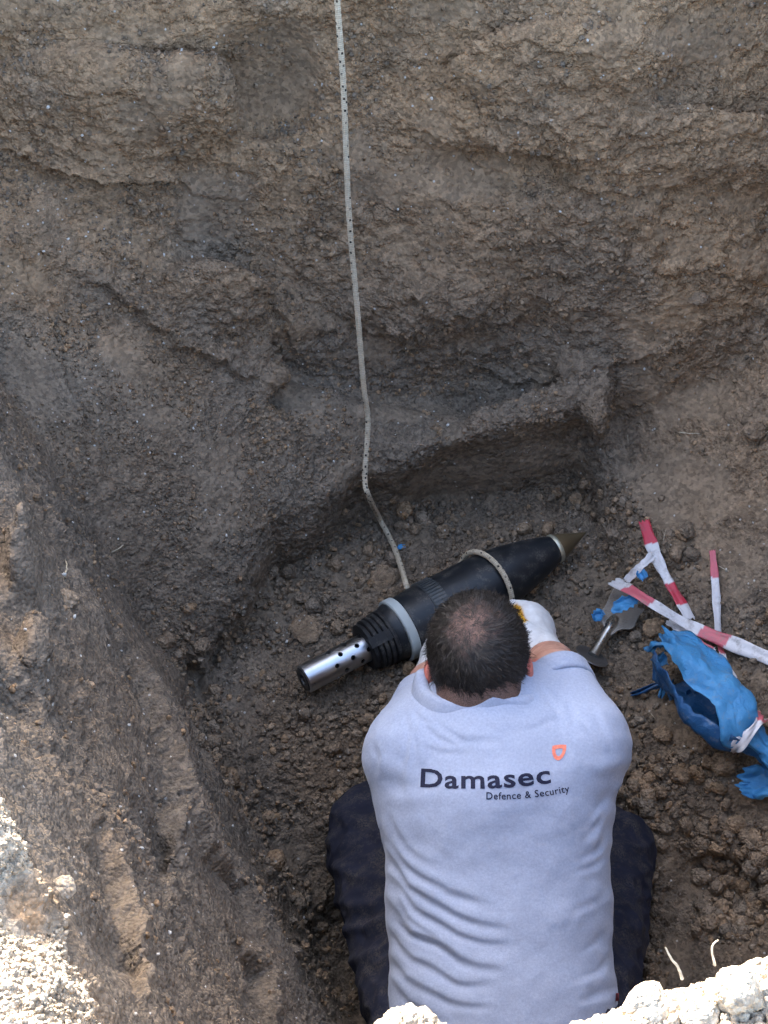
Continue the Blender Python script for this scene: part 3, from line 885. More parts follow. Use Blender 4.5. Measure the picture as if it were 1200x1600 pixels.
def set_line(name, txt, bold, path, hpx, mat):
    """path: baseline points in the photograph, hpx: cap height in pixels"""
    me = type_mesh(txt, bold); x0, x1 = bounds(me)
    P = np.array(path, float)
    def mp(x, y):
        u = (x - x0) / (x1 - x0) * (len(P) - 1); i = int(min(max(math.floor(u), 0), len(P) - 2)); f = u - i
        p = P[i] * (1 - f) + P[i + 1] * f; d = P[i + 1] - P[i]; d = d / np.linalg.norm(d)
        return p[0] + d[1] * y * hpx / .72, p[1] - d[0] * y * hpx / .72
    lay(name, me, mp, mat)
set_line('print_lettering', 'Damasec', .021, [(657, 1229), (706, 1231.5), (757, 1231.5), (808, 1229), (861, 1223)], 29, NAVY)
set_line('print_lettering', 'Defence & Security', .010, [(760, 1249), (792, 1249), (825, 1247), (858, 1243), (890, 1237)], 11.5, NAVY)
bm = bmesh.new()
def shield(s, n=28):
    out = []
    top = [(-1, .92), (-.5, 1.0), (0, 1.02), (.5, 1.0), (1, .92)]
    side = [(1.0, .3), (.88, -.25), (.6, -.75), (.3, -1.02), (0, -1.12)]
    pts = top + side + [(-x, y) for x, y in side[-2::-1]]
    return [(x * s, y * s) for x, y in pts]
o_ = [bm.verts.new((*p, 0)) for p in shield(1)]; i_ = [bm.verts.new((*p, 0)) for p in shield(.5)]
for k in range(len(o_)):
    bm.faces.new((o_[k], o_[(k + 1) % len(o_)], i_[(k + 1) % len(o_)], i_[k]))
ms = bpy.data.meshes.new('emblem'); bm.to_mesh(ms); bm.free()
lay('print_emblem', ms, lambda x, y: (873 + 11 * x + 1 * y, 1175.5 - 11.5 * y - .8 * x), CORAL)

# ---------------------------------------------------------------- trousers, boots
def dusty(name, col, rough, metal, dust=(.13, .115, .095), amt=.62, spec=.4):
    m, ns, ls, b = new_mat(name, rough, spec)
    tc = ns.new('ShaderNodeTexCoord').outputs['Object']
    n = noise_tex(ns, ls, 30, 6, .7, tc); n2 = noise_tex(ns, ls, 300, 3, .7, tc)
    f = ns.new('ShaderNodeMath'); f.operation = 'MULTIPLY'
    ls.new(ramp(ns, ls, n, amt - .12, amt + .12), f.inputs[0]); ls.new(ramp(ns, ls, n2, .4, .6), f.inputs[1])
    c = mixc(ns, ls, ramp(ns, ls, noise_tex(ns, ls, 12, 3, .6, tc), .3, .7), tuple(x * .8 for x in col), tuple(x * 1.2 for x in col))
    ls.new(mixc(ns, ls, f.outputs[0], c, dust), b.inputs['Base Color'])
    b.inputs['Metallic'].default_value = metal
    rr = ns.new('ShaderNodeMath'); rr.operation = 'MULTIPLY_ADD'; rr.inputs[1].default_value = .35; rr.inputs[2].default_value = rough - .1
    ls.new(n, rr.inputs[0]); ls.new(rr.outputs[0], b.inputs['Roughness'])
    return m
TROU = dusty('navy_twill', (.014, .016, .030), .88, 0, (.075, .068, .06), .56, .2)
def trousers():
    S = Solid((-.20, 1.0, -.22), (.56, 1.92, .34), .008)
    S.cap(hipL - t_bk * .03, hipR - t_bk * .03, .105, .105, .03)
    S.cap(pelv - t_bk * .02, mid - t_bk * .02, .14, .12, .03, (t_bk, 1.6))
    for hip, kn, an, sg in ((hipL, knL, anL, -1), (hipR, knR, anR, 1)):
        S.cap(hip, kn, .108, .082, .03)
        S.ell(kn + np.array([0, .01, -.005]), (.082, .088, .075), None, .02)
        S.cap(kn + np.array([0, -.01, -.03]), an + np.array([0, .04, 0]), .070, .056, .02)
        S.plane(an + np.array([0, .015, 0]), [0, -1, 0]) if False else None
    V, Q = S.mesh(2); V, Q = subdiv(V, Q); V = laplace(V, Q, 2, .5)
    N = vnormals(V, Q); px, py, d = to_px(V)
    D = .008 * fbm(V * 7, 3, 12) + .007 * (1 - 2 * np.abs(pnoise(V * np.array([9, 20, 14]), 13))) + .003 * (1 - 2 * np.abs(pnoise(V * np.array([22, 40, 30]), 14)))
    for pts, hgt, w in [([(520, 1345), (560, 1372), (610, 1380)], 12, 9), ([(528, 1402), (566, 1420), (612, 1404)], 14, 10), ([(556, 1452), (590, 1448), (614, 1430)], 14, 9),
                        ([(540, 1270), (580, 1300), (612, 1330)], 8, 10), ([(955, 1362), (985, 1372), (998, 1402)], 9, 6), ([(950, 1290), (985, 1290), (1012, 1335)], 6, 6),
                        ([(560, 1500), (590, 1490), (610, 1480)], 8, 8), ([(960, 1430), (985, 1440), (1000, 1450)], 6, 8)]:
        dd, s, u = seg_dist(px, py, pts); D += hgt * .0007 * np.exp(-(dd / w) ** 2)
    link('trousers', np_mesh('trousers', V + N * D[:, None], Q), TROU, MAN)
trousers()
BOOT = plain('dark_blue_boot', (.030, .050, .085), .5, .4, 0, .4, 40, .001, 200)
SOLE = plain('boot_sole', (.02, .02, .02), .8, .3, 0, .3, 60)
for an, sg in ((anL, -1), (anR, 1)):
    toe = an + np.array([.03 * sg * -1, -.19, -.055])
    S = Solid(an - .3, an + .2, .007)
    S.cap(an + np.array([0, .05, .0]), an, .056, .052, .02); S.cap(an, an + np.array([0, -.05, -.03]), .052, .046, .03)
    S.cap(an + np.array([0, -.03, -.03]), toe, .046, .040, .02)
    S.plane(an + np.array([0, .02, 0]), [0, 1, 0])
    V, Q = S.mesh(2)
    bo = link('boot', np_mesh('boot', V, Q), BOOT, MAN)
    S = Solid(an - .3, an + .2, .007)
    up = np.array([0, -.25, .97])
    S.cap(an + np.array([0, .00, .035]), toe + np.array([0, 0, .035]), .042, .038, .01, (unit([0, .2, 1]), 3.2))
    V, Q = S.mesh(1)
    sub('sole', np_mesh('sole', V + np.array([0, 0, .012]), Q), SOLE, bo)
_tp = lambda x, y, o: np.array(on_back(x, y, o) or Vector(atd(x, y, 2.95)))
tab = np_mesh('hem_label', np.array([p for x in (962, 967) for p in (_tp(x, 1552, .002), _tp(x, 1564, .002), _tp(x, 1564, 0), _tp(x, 1552, 0))]),
              np.array([(0, 1, 5, 4), (1, 2, 6, 5), (2, 3, 7, 6), (3, 0, 4, 7), (3, 2, 1, 0), (4, 5, 6, 7)]), False)
sub('hem_label', tab, plain('red_cloth', (.45, .04, .04), .8), shirt_o)

# ---------------------------------------------------------------- work gloves
gl_m, ns, ls, b = new_mat('glove_cloth', .85, .2)
tc = ns.new('ShaderNodeTexCoord').outputs['Object']
c = mixc(ns, ls, ramp(ns, ls, noise_tex(ns, ls, 60, 4, .6, tc), .35, .75), (.62, .61, .60), (.74, .74, .74))
c = mixc(ns, ls, ramp(ns, ls, noise_tex(ns, ls, 24, 4, .7, tc), .60, .72), c, (.33, .29, .24))
c = mixc(ns, ls, nd(ns, 'ShaderNodeAttribute', attribute_name='grip').outputs['Fac'], c, mixc(ns, ls, ramp(ns, ls, noise_tex(ns, ls, 90, 3, .6, tc), .4, .65), (.62, .30, .02), (.78, .44, .03)))
ls.new(c, b.inputs['Base Color'])
ls.new(bump(ns, ls, noise_tex(ns, ls, 500, 2, .6, tc), .5, .001), b.inputs['Normal'])
def glove(wr, ha, target, palm_n, sg):
    """back of the hand along palm_n; fingers bend from the knuckles towards target"""
    ax = unit(ha - wr); nb = unit(palm_n - ax * (palm_n @ ax)); sd_ = np.cross(ax, nb) * sg       # sd_ towards the thumb
    S = Solid(np.minimum(wr, target) - .14, np.maximum(wr, target) + .14, .004)
    kn = wr + ax * .095
    S.cap(wr - ax * .035, wr + ax * .01, .038, .034, .01)                                           # knitted cuff
    S.cap(wr + ax * .015, kn, .036, .045, .02, (nb, 1.75))
    S.cap(wr - ax * .06, wr - ax * .025, .029, .029, .003, None, 'sub')
    down = unit(target - kn)
    tips = []
    for i, (off, L) in enumerate(((.030, .078), (.010, .086), (-.011, .080), (-.031, .064))):
        b0 = kn + sd_ * off - ax * (.004 * abs(i - 1))
        d1 = unit(ax * .75 + down * .5 - nb * .1); p1 = b0 + d1 * L * .45
        d2 = unit(down * .9 - nb * .45); p2 = p1 + d2 * L * .32
        d3 = unit(down * .35 - nb * .9 - ax * .25); p3 = p2 + d3 * L * .28
        S.cap(b0 - d1 * .02, p1, .0115, .0108, .004); S.cap(p1, p2, .0108, .0100, .003); S.cap(p2, p3, .0100, .0088, .003)
        tips.append((p1, p2, p3))
    t0 = wr + ax * .032 + sd_ * .030 - nb * .006; t1 = t0 + unit(sd_ * .75 + ax * .75 - nb * .2) * .042; t2 = t1 + unit(ax * .9 - sd_ * .15 - nb * .45) * .034
    S.cap(t0, t1, .016, .0125, .012); S.cap(t1, t2, .0125, .0105, .004)
    V, Q = S.mesh(1)
    N = vnormals(V, Q)
    V = V + N * (.0012 * fbm(V * 60, 2, 3))[:, None]
    me = np_mesh('glove', V, Q)
    al = (V - wr) @ ax
    g = sstep(-.15, -.5, N @ nb) * sstep(.02, .04, al)
    thumb = np.minimum(np.linalg.norm(V - t1, axis=1), np.linalg.norm(V - t2, axis=1)) < .021
    g = np.maximum(g, thumb * 1.0)
    set_attr(me, 'grip', g)
    return link('glove', me, gl_m, MAN)
glove(wrR, wrR + (atd(840, 972, 3.52) - wrR), atd(798, 945, 3.60), unit(np.array([.75, -.25, .6])), -1)
glove(wrL, wrL + (atd(680, 1020, 3.54) - wrL), atd(698, 985, 3.60), unit(np.array([-.8, -.2, .55])), 1)
# ---------------------------------------------------------------- mesh helpers for the small things
def frame(ax, hint=(0, 0, 1)):
    ax = unit(ax); s = unit(np.cross(ax, hint)); return ax, s, np.cross(s, ax)
def lathe(name, o, ax, prof, mat, parent, n=64, caps=True, a0=0, a1=360):
    """prof: (distance along the axis, radius)"""
    ax, s, u = frame(ax); full = abs(a1 - a0) >= 360
    m = n if full else n + 1
    V = []
    for x, r in prof:
        for i in range(m):
            t = math.radians(a0 + (a1 - a0) * i / n)
            V.append(o + ax * x + (s * math.cos(t) + u * math.sin(t)) * r)
    F_ = []
    for j in range(len(prof) - 1):
        for i in range(n):
            k = (i + 1) % m
            F_.append((j * m + i, j * m + k, (j + 1) * m + k, (j + 1) * m + i))
    if caps and full:
        F_.append(tuple(range(m - 1, -1, -1))); F_.append(tuple((len(prof) - 1) * m + i for i in range(m)))
    me = bpy.data.meshes.new(name); me.from_pydata([tuple(v) for v in V], [], F_); me.update()
    bm = bmesh.new(); bm.from_mesh(me); bmesh.ops.recalc_face_normals(bm, faces=bm.faces[:]); bm.to_mesh(me); bm.free()
    me.polygons.foreach_set('use_smooth', [len(p.vertices) == 4 for p in me.polygons])
    try: me.set_sharp_from_angle(angle=math.radians(35))
    except Exception: pass
    o_ = link(name, me, mat)
    if parent is not None:
        if parent.type == 'EMPTY':
            o_.parent = parent; o_.matrix_parent_inverse = Matrix.Translation(-Vector(parent.location))
        else:
            o_.parent = parent; o_.matrix_parent_inverse = (parent.parent.matrix_basis @ parent.matrix_parent_inverse).inverted()
    return o_
def box_mesh(name, c, ax, s, u, dims, bev=.002):
    bm = bmesh.new(); bmesh.ops.create_cube(bm, size=1)
    for v in bm.verts:
        v.co = Vector(c + ax * v.co.x * dims[0] + s * v.co.y * dims[1] + u * v.co.z * dims[2])
    if bev: bmesh.ops.bevel(bm, geom=bm.edges[:], offset=bev, segments=2, affect='EDGES')
    bmesh.ops.recalc_face_normals(bm, faces=bm.faces[:])
    me = bpy.data.meshes.new(name); bm.to_mesh(me); bm.free(); return me

# ---------------------------------------------------------------- mortar shell lying on the pit floor
fl = lambda p: floor_at(p[0], p[1])
T0 = atz(474, 1062, .045); N0 = atz(904, 838, .055)
SHL = np.linalg.norm(N0 - T0); sax, ssd, sup = frame(N0 - T0)
shell = empty('mortar_shell', (*(T0 * .5 + N0 * .5)[:2], 0), 'long black mortar shell with silver perforated tail tube lying on the floor', 'mortar shell')
_dust = None
BLACK = dusty('black_shell_paint', (.010, .012, .015), .34, 0)
TUBE = dusty('bare_steel', (.50, .52, .55), .25, 1.0, amt=.72)
DARKM = dusty('dark_steel', (.06, .065, .07), .35, .8)
NYLON = dusty('white_nylon', (.36, .385, .37), .45, 0, amt=.70)
OLIVE = dusty('olive_brass', (.17, .125, .07), .35, .6, amt=.62)
PACK = dusty('black_charge_bag', (.007, .007, .008), .6, 0, amt=.62)
k = SHL / 1.0
def prof(pts): return [(x * SHL, r) for x, r in pts]
R0 = .0615
bodyp = [(.352, .050), (.352, .056), (.356, .0590), (.375, R0 - .0015), (.430, R0)]
og = [(.640 + (.905 - .640) * i / 14, None) for i in range(15)]
bodyp += [(.530, R0), (.60, R0)]
for i in range(1, 15):
    t = i / 14; bodyp.append((.60 + .305 * t, R0 - (R0 - .0275) * (t ** 2.0)))
body_s = lathe('shell_body', T0, sax, prof(bodyp), BLACK, shell, 96)
# ribbed centring band: raised lands with grooves
GREY_B = dusty('band_grey', (.045, .052, .056), .42, .2, amt=.55)
lathe('centring_band', T0, sax, prof([(.436, R0 - .001), (.438, R0 + .0012), (.488, R0 + .0012), (.490, R0 - .001)]), GREY_B, shell, 96, False)
_mw = None
for j in range(54):
    a = 2 * math.pi * j / 54; d = ssd * math.cos(a) + sup * math.sin(a); tg = np.cross(sax, d)
    link('band_serration', box_mesh('band_serration', T0 + sax * .463 * SHL + d * (R0 + .0017), sax, tg, d, (.044 * SHL, .0042, .0022), .0006), GREY_B, shell)
lathe('sealing_ring', T0, sax, prof([(.322, .050), (.322, R0 - .001), (.325, R0 + .0012), (.350, R0 + .0012), (.353, R0 - .001), (.353, .05)]), NYLON, shell, 96, False)
lathe('tail_cone', T0, sax, prof([(.236, .030), (.262, .036), (.285, .046), (.30, .053), (.320, .0575)]), BLACK, shell, 72)
for j, (x, r) in enumerate(((.212, .046), (.229, .049), (.246, .0505), (.263, .052), (.280, .053))):
    lathe('charge_ring', T0, sax, prof([(x, .028), (x, r - .003), (x + .003, r), (x + .013, r), (x + .016, r - .003), (x + .016, .028)]), PACK, shell, 56, False)
for a in (60, 240):
    d = ssd * math.cos(math.radians(a)) + sup * math.sin(math.radians(a)); tg = np.cross(sax, d)
    o_ = link('charge_strap', box_mesh('charge_strap', T0 + sax * .250 * SHL + d * .0475, sax, tg, d, (.050, .016, .008)), PACK, shell)
for a in ():
    d = ssd * math.cos(math.radians(a + 10)) + sup * math.sin(math.radians(a + 10)); tg = np.cross(sax, d)
    link('tail_fin', box_mesh('tail_fin', T0 + sax * .208 * SHL + d * .033, sax, tg, d, (.026, .004, .020), .001), PACK, shell)
# perforated tail tube
RT = .0272
tube = lathe('tail_tube', T0, sax, prof([(.022, .020), (.006, .022), (.0, RT - .003), (.004, RT), (.24, RT), (.24, RT - .004), (.03, RT - .004)]), TUBE, shell, 64, False)
cut = bmesh.new()
for row, a in enumerate(range(0, 360, 36)):
    for x in ((.10, .155, .21) if row % 2 else (.125, .182)):
        d = ssd * math.cos(math.radians(a + 8)) + sup * math.sin(math.radians(a + 8))
        mt = Matrix.Translation(Vector(T0 + sax * x * SHL + d * RT)) @ Vector(d).to_track_quat('Z', 'Y').to_matrix().to_4x4()
        bmesh.ops.create_cone(cut, cap_ends=True, segments=20, radius1=.0048, radius2=.0048, depth=.016, matrix=mt)
cm = bpy.data.meshes.new('cutter'); cut.to_mesh(cm); cut.free()
co = bpy.data.objects.new('cutter', cm); COL.objects.link(co)
md = tube.modifiers.new('holes', 'BOOLEAN'); md.operation = 'DIFFERENCE'; md.object = co; md.solver = 'EXACT'
dg = bpy.context.evaluated_depsgraph_get(); dg.update()
nm = bpy.data.meshes.new_from_object(tube.evaluated_get(dg)); tube.modifiers.clear()
if len(nm.polygons) > 60:
    tube.data = nm
    nm.set_sharp_from_angle(angle=math.radians(35))
bpy.data.objects.remove(co)
lathe('tube_lining', T0, sax, prof([(.03, RT - .0065), (.24, RT - .0065)]), plain('lining_black', (.006, .006, .006), .9), shell, 40)  # near-black core filling the tube behind its holes
lathe('primer_cap', T0, sax, prof([(.012, .0225), (.0005, .0235), (-.003, .0215), (-.0015, .0125), (.010, .0115), (.010, .0055), (.0, .005), (-.0005, .003)]), DARKM, shell, 40)
lathe('nose_ring', T0, sax, prof([(.903, .024), (.903, .0290), (.906, .0298), (.914, .0296), (.917, .0285), (.917, .02)]), dusty('pale_ring', (.46, .44, .34), .35, .7, amt=.75), shell, 64, False)
lathe('nose_fuze', T0, sax, prof([(.915, .0270), (.935, .0245), (.965, .0170), (.990, .0100), (1.010, .0055), (1.025, .0022), (1.028, .0008)]), OLIVE, shell, 64)

# ---------------------------------------------------------------- rope
def smooth_path(P, step=.004):
    P = np.asarray(P, float); n = len(P); out = []
    E = np.vstack([2 * P[0] - P[1], P, 2 * P[-1] - P[-2]])
    for i in range(n - 1):
        p0, p1, p2, p3 = E[i:i + 4]
        m = max(2, int(np.linalg.norm(p2 - p1) / step))
        for t in np.linspace(0, 1, m, endpoint=False):
            out.append(.5 * ((2 * p1) + (p2 - p0) * t + (2 * p0 - 5 * p1 + 4 * p2 - p3) * t * t + (3 * p1 - p0 - 3 * p2 + p3) * t ** 3))
    out.append(P[-1]); return np.array(out)
def tube_mesh(name, P, r, n=14, rfun=None, braid=0.0):
    P = np.asarray(P); T = np.gradient(P, axis=0); T /= np.linalg.norm(T, axis=1)[:, None]
    s = unit(np.cross(T[0], [.3, .5, .8])); V = []; U = []; A = []
    L = np.concatenate([[0], np.cumsum(np.linalg.norm(np.diff(P, axis=0), axis=1))])
    for i in range(len(P)):
        s = unit(s - T[i] * (s @ T[i])); u = np.cross(T[i], s)
        for j in range(n):
            a = 2 * math.pi * j / n
            rr = r * (rfun(i / (len(P) - 1)) if rfun else 1)
            rr *= 1 + braid * (math.sin(4 * a + L[i] * 300) * math.sin(4 * a - L[i] * 300))
            V.append(P[i] + (s * math.cos(a) + u * math.sin(a)) * rr); U.append(L[i]); A.append(j / n)
    m = len(P)
    Q = [(i * n + j, i * n + (j + 1) % n, (i + 1) * n + (j + 1) % n, (i + 1) * n + j) for i in range(m - 1) for j in range(n)]
    Q += [(0, n - 1 - j, n - 2 - j, n - 2 - j) for j in range(0)]
    me = np_mesh(name, np.array(V), np.array(Q)); set_attr(me, 'along', U); set_attr(me, 'around', A)
    return me
def rope_mat():
    m, ns, ls, b = new_mat('braided_rope', .8, .25)
    al = nd(ns, 'ShaderNodeAttribute', attribute_name='along').outputs['Fac']; ar = nd(ns, 'ShaderNodeAttribute', attribute_name='around').outputs['Fac']
    def math_(op, a, b_=None, c_=None):
        n = ns.new('ShaderNodeMath'); n.operation = op
        for i, v in enumerate((a, b_, c_)):
            if v is None: continue
            if hasattr(v, 'is_output'): ls.new(v, n.inputs[i])
            else: n.inputs[i].default_value = v
        return n.outputs[0]
    def fleck(period, turn, off):
        x = math_('FRACT', math_('ADD', math_('DIVIDE', al, period), off))
        y = math_('FRACT', math_('ADD', math_('ADD', ar, math_('MULTIPLY', math_('FLOOR', math_('ADD', math_('DIVIDE', al, period), off)), turn)), off))
        dx = math_('MULTIPLY', math_('ABSOLUTE', math_('SUBTRACT', x, .5)), period / .0021)
        dy = math_('MULTIPLY', math_('ABSOLUTE', math_('SUBTRACT', y, .5)), 1 / .055)
        return math_('LESS_THAN', math_('MAXIMUM', dx, dy), 1.0)
    f = math_('MAXIMUM', fleck(.0225, .03, .1), math_('MAXIMUM', fleck(.0225, -.04, .45), fleck(.0225, .02, .77)))
    tc = ns.new('ShaderNodeTexCoord').outputs['Object']
    w1 = math_('SINE', math_('ADD', math_('MULTIPLY', al, 850.0), math_('MULTIPLY', ar, 37.7)))
    w2 = math_('SINE', math_('SUBTRACT', math_('MULTIPLY', al, 850.0), math_('MULTIPLY', ar, 37.7)))
    w = math_('MULTIPLY', w1, w2)
    c = mixc(ns, ls, ramp(ns, ls, noise_tex(ns, ls, 60, 4, .7, tc), .3, .7), (.50, .41, .285), (.70, .60, .45))
    c = mixc(ns, ls, math_('MULTIPLY_ADD', w, .30, .30), c, (.17, .13, .085))
    f = math_('MULTIPLY', f, ramp(ns, ls, noise_tex(ns, ls, 70, 2, .5, tc), .40, .52))
    c = mixc(ns, ls, f, c, (.02, .018, .016))
    ls.new(c, b.inputs['Base Color'])
    ls.new(bump(ns, ls, w, .5, .0010), b.inputs['Normal'])
    return m
ROPE = rope_mat()
lip, lipn = drop(571, 742)
RP = [np.array([-.10, 3.02, 2.02]), np.array([-.098, 2.90, 1.965]), np.array([-.094, 2.80, 1.80]), aty(527, -60, 2.655), aty(527, 0, 2.63), aty(537, 140, 2.60), aty(545, 330, 2.565), aty(558, 480, 2.53), aty(568, 600, 2.49),
      aty(575, 660, 2.47)]
RP += [lip + np.array([-.001, -.018, .014])]
def off_axis(t, ang, r):
    a = math.radians(ang); return T0 + sax * t * SHL + (ssd * math.cos(a) + sup * math.sin(a)) * r
RP += [atd(576, 775, np.dot(lip - CAM, VD) - .012)]
def on_floor(px, py, up=.008):
    p, n = drop(px, py); return p + np.array([0, 0, up])
RP += [on_floor(594, 822, .02), on_floor(617, 864, .012)]
# ssd points to the near side of the axis or the far one: find the far side
far_s = 1 if (ssd @ np.array([0, 1, 0])) > 0 else -1
fa = lambda deg: deg if far_s > 0 else 180 - deg          # 0 = far side, 90 = top, 180 = near side
RP += [off_axis(.425, fa(28), R0 + .010), off_axis(.44, fa(-5), R0 + .010), off_axis(.50, fa(-30), R0 + .008), off_axis(.60, fa(-25), R0 + .008), off_axis(.640, fa(10), R0 + .008),
       off_axis(.655, fa(45), R0 + .006), off_axis(.668, fa(80), R0 + .005), off_axis(.675, fa(115), R0 + .005), off_axis(.675, fa(150), R0 + .006), off_axis(.670, fa(185), R0 + .008), off_axis(.655, fa(215), R0 + .010), off_axis(.64, fa(240), R0 + .008)]
rope = tag(link('rope', tube_mesh('rope', smooth_path(RP, .0022), .0053, 14, None, .11), ROPE), 'pale braided rope with black flecks hanging down the wall and looped round the shell', 'rope')

# ---------------------------------------------------------------- thin plastic: strips and sheets
def strip(name, pts, width, bands, mat, up=.007, fold=.25, seed=0, lift=None):
    """pts: (px, py, extra height) down on the soil; bands: list of (start, end) fractions that are red"""
    C = []
    for p in pts:
        q, n = drop(p[0], p[1]); C.append(atz(p[0], p[1], q[2] + up + (p[2] if len(p) > 2 else 0)))
    P = smooth_path(C, .003); m = len(P)
    for i in range(m): P[i, 2] = max(P[i, 2], floor_at(P[i, 0], P[i, 1]) + up + .002)
    T = np.gradient(P, axis=0); T /= np.linalg.norm(T, axis=1)[:, None]
    L = np.linspace(0, 1, m); rs = np.random.default_rng(seed); ph = rs.random(4) * 6
    V = []; red = []; nn = 9
    for i in range(m):
        s = unit(np.cross(T[i], [0, -.35, .94])); u = np.cross(s, T[i])
        tw = .35 * math.sin(L[i] * 5 + ph[0]); s2 = s * math.cos(tw) + u * math.sin(tw); u2 = np.cross(s2, T[i])
        w = width * (1 + .16 * math.sin(L[i] * 9 + ph[1]) + .08 * math.sin(L[i] * 31 + ph[2]))
        for j in range(nn):
            v = j / (nn - 1) - .5
            z = fold * width * (.5 * abs(math.sin(v * 5.2 + ph[3] + .8 * math.sin(L[i] * 4))) + .14 * math.sin(v * 19 + L[i] * 13))
            e = .0 if 0 < i < m - 1 else .5
            V.append(P[i] + s2 * v * w + u2 * z * .55 + T[i] * e * width * .3 * math.sin(j * 2.3 + ph[1]))
            red.append(1.0 if any(a <= L[i] + .012 * v <= b for a, b in bands) else 0.0)
    Q = [(i * nn + j, i * nn + j + 1, (i + 1) * nn + j + 1, (i + 1) * nn + j) for i in range(m - 1) for j in range(nn - 1)]
    me = np_mesh(name, np.array(V), np.array(Q)); set_attr(me, 'red', red)
    o_ = link(name, me, mat)
    md = o_.modifiers.new('thickness', 'SOLIDIFY'); md.thickness = .0006; md.offset = 0
    return o_
def tape_mat(name, redc):
    m, ns, ls, b = new_mat(name, .38, .45)
    tc = ns.new('ShaderNodeTexCoord').outputs['Object']
    n = noise_tex(ns, ls, 45, 5, .7, tc)
    r = nd(ns, 'ShaderNodeAttribute', attribute_name='red').outputs['Fac']
    c = mixc(ns, ls, r, (.62, .60, .60), redc)
    ls.new(mixc(ns, ls, ramp(ns, ls, n, .50, .78), c, (.20, .165, .14)), b.inputs['Base Color'])
    ls.new(bump(ns, ls, noise_tex(ns, ls, 120, 3, .6, tc, 1), .5, .002), b.inputs['Normal'])
    return m
TAPE = tape_mat('barrier_tape', (.50, .035, .06)); TAPE2 = tape_mat('faded_barrier_tape', (.52, .11, .135))
G_T = 'red and white barrier tape scraps'
tag(strip('barrier_tape', [(1006, 814, .03), (1016, 845, .02), (1030, 880, .012), (1048, 915, .006), (1063, 940, .004), (1078, 968, .004)], .021, [(-.1, .22), (.62, .84)], TAPE, seed=1),
    'bright red and white tape standing upright above the trowel blade', 'barrier tape', G_T)
tag(strip('barrier_tape', [(1020, 868, .030), (1000, 886, .050), (978, 908, .040)], .016, [], TAPE, seed=2),
    'short plain white tape end behind the trowel blade tip', 'barrier tape', G_T)
tag(strip('barrier_tape', [(958, 908, .050), (985, 922, .052), (1020, 944, .046), (1060, 968, .026), (1100, 988, .018), (1150, 1008, .014), (1205, 1030, .008), (1240, 1046, .006)], .024, [(.12, .27), (.52, .66), (.90, 1.1)], TAPE2, seed=3),
    'long faded red and white tape crossing the trowel blade diagonally', 'barrier tape', G_T)
tag(strip('barrier_tape', [(1046, 968, .010), (1068, 990, .010), (1092, 1008, .010), (1118, 1022, .008)], .022, [(.42, .95)], TAPE2, seed=4),
    'crumpled tape layer tucked under the long diagonal tape', 'barrier tape', G_T)
tag(strip('barrier_tape', [(1113, 860, .012), (1116, 890, .008), (1119, 930, .006), (1121, 970, .005), (1124, 1005, .004), (1134, 1040, .006), (1146, 1062, .006)], .014, [(-.1, .19), (.60, .74)], TAPE2, seed=5),
    'narrow faded tape running straight up the slope right of the others', 'barrier tape', G_T)

# blue plastic
def blue_mat(name, a, b_):
    m, ns, ls, b = new_mat(name, .50, .35)
    tc = ns.new('ShaderNodeTexCoord').outputs['Object']
    c = mixc(ns, ls, ramp(ns, ls, noise_tex(ns, ls, 18, 4, .6, tc), .3, .7), a, b_)
    ls.new(mixc(ns, ls, ramp(ns, ls, noise_tex(ns, ls, 55, 6, .75, tc), .54, .80), c, (.20, .20, .19)), b.inputs['Base Color'])
    ls.new(bump(ns, ls, noise_tex(ns, ls, 90, 4, .65, tc, 1.2), .7, .004), b.inputs['Normal'])
    return m
BLUE = blue_mat('blue_plastic', (.035, .18, .38), (.065, .26, .49))
BLUE_SHADED = blue_mat('shaded_blue_plastic', (.010, .06, .16), (.018, .09, .22))  # darker copy of the blue, painting shade into the bag's inside
def sheet(name, P, mat, thick=.0012, parent=None):
    """P: grid of points (n, m, 3)"""
    n, m = P.shape[:2]
    i = np.arange(n * m).reshape(n, m)
    Q = np.stack([i[:-1, :-1], i[1:, :-1], i[1:, 1:], i[:-1, 1:]], -1).reshape(-1, 4)
    V, Q = subdiv(P.reshape(-1, 3), Q); V = laplace(V, Q, 1, .3)
    o_ = link(name, np_mesh(name, V, Q), mat, parent)
    md = o_.modifiers.new('thickness', 'SOLIDIFY'); md.thickness = thick; md.offset = 0
    return o_
def scrap(px, py, w, h, ang, label, seed, up=.006, mat=None, curl=.3, group='torn blue plastic scraps'):
    p, n = drop(px, py); n = unit(n * .5 + np.array([0, 0, .5]))
    s = unit(np.cross([0, 1, 0], n)); t = np.cross(n, s); a = math.radians(ang)
    s, t = s * math.cos(a) + t * math.sin(a), t * math.cos(a) - s * math.sin(a)
    p = atz(px, py, p[2] + up); up = 0.002
    rs = np.random.default_rng(seed); N1, N2 = 26, 14
    G = np.zeros((N1, N2, 3))
    e0 = rs.random(N1) * .5 + .25 * np.sin(np.arange(N1) * 1.3 + seed); e1 = rs.random(N1) * .5 + .25 * np.sin(np.arange(N1) * .9 + 2 * seed)
    for i in range(N1):
        for j in range(N2):
            u = i / (N1 - 1) - .5; v = j / (N2 - 1) - .5
            vv = v * (1 - .55 * (e1[i] if v > 0 else e0[i])) * (1 - .8 * abs(2 * u) ** 3)
            z = curl * min(w, h) * (.5 * math.sin(u * 9 + seed) + .6 * v * v * 4 + .35 * math.sin(v * 8 + u * 5 + seed))
            G[i, j] = p + s * u * w + t * vv * h + n * (up + max(z, -.2 * up))
    return tag(sheet('plastic_scrap', G, mat or BLUE), label, 'plastic scrap', group)

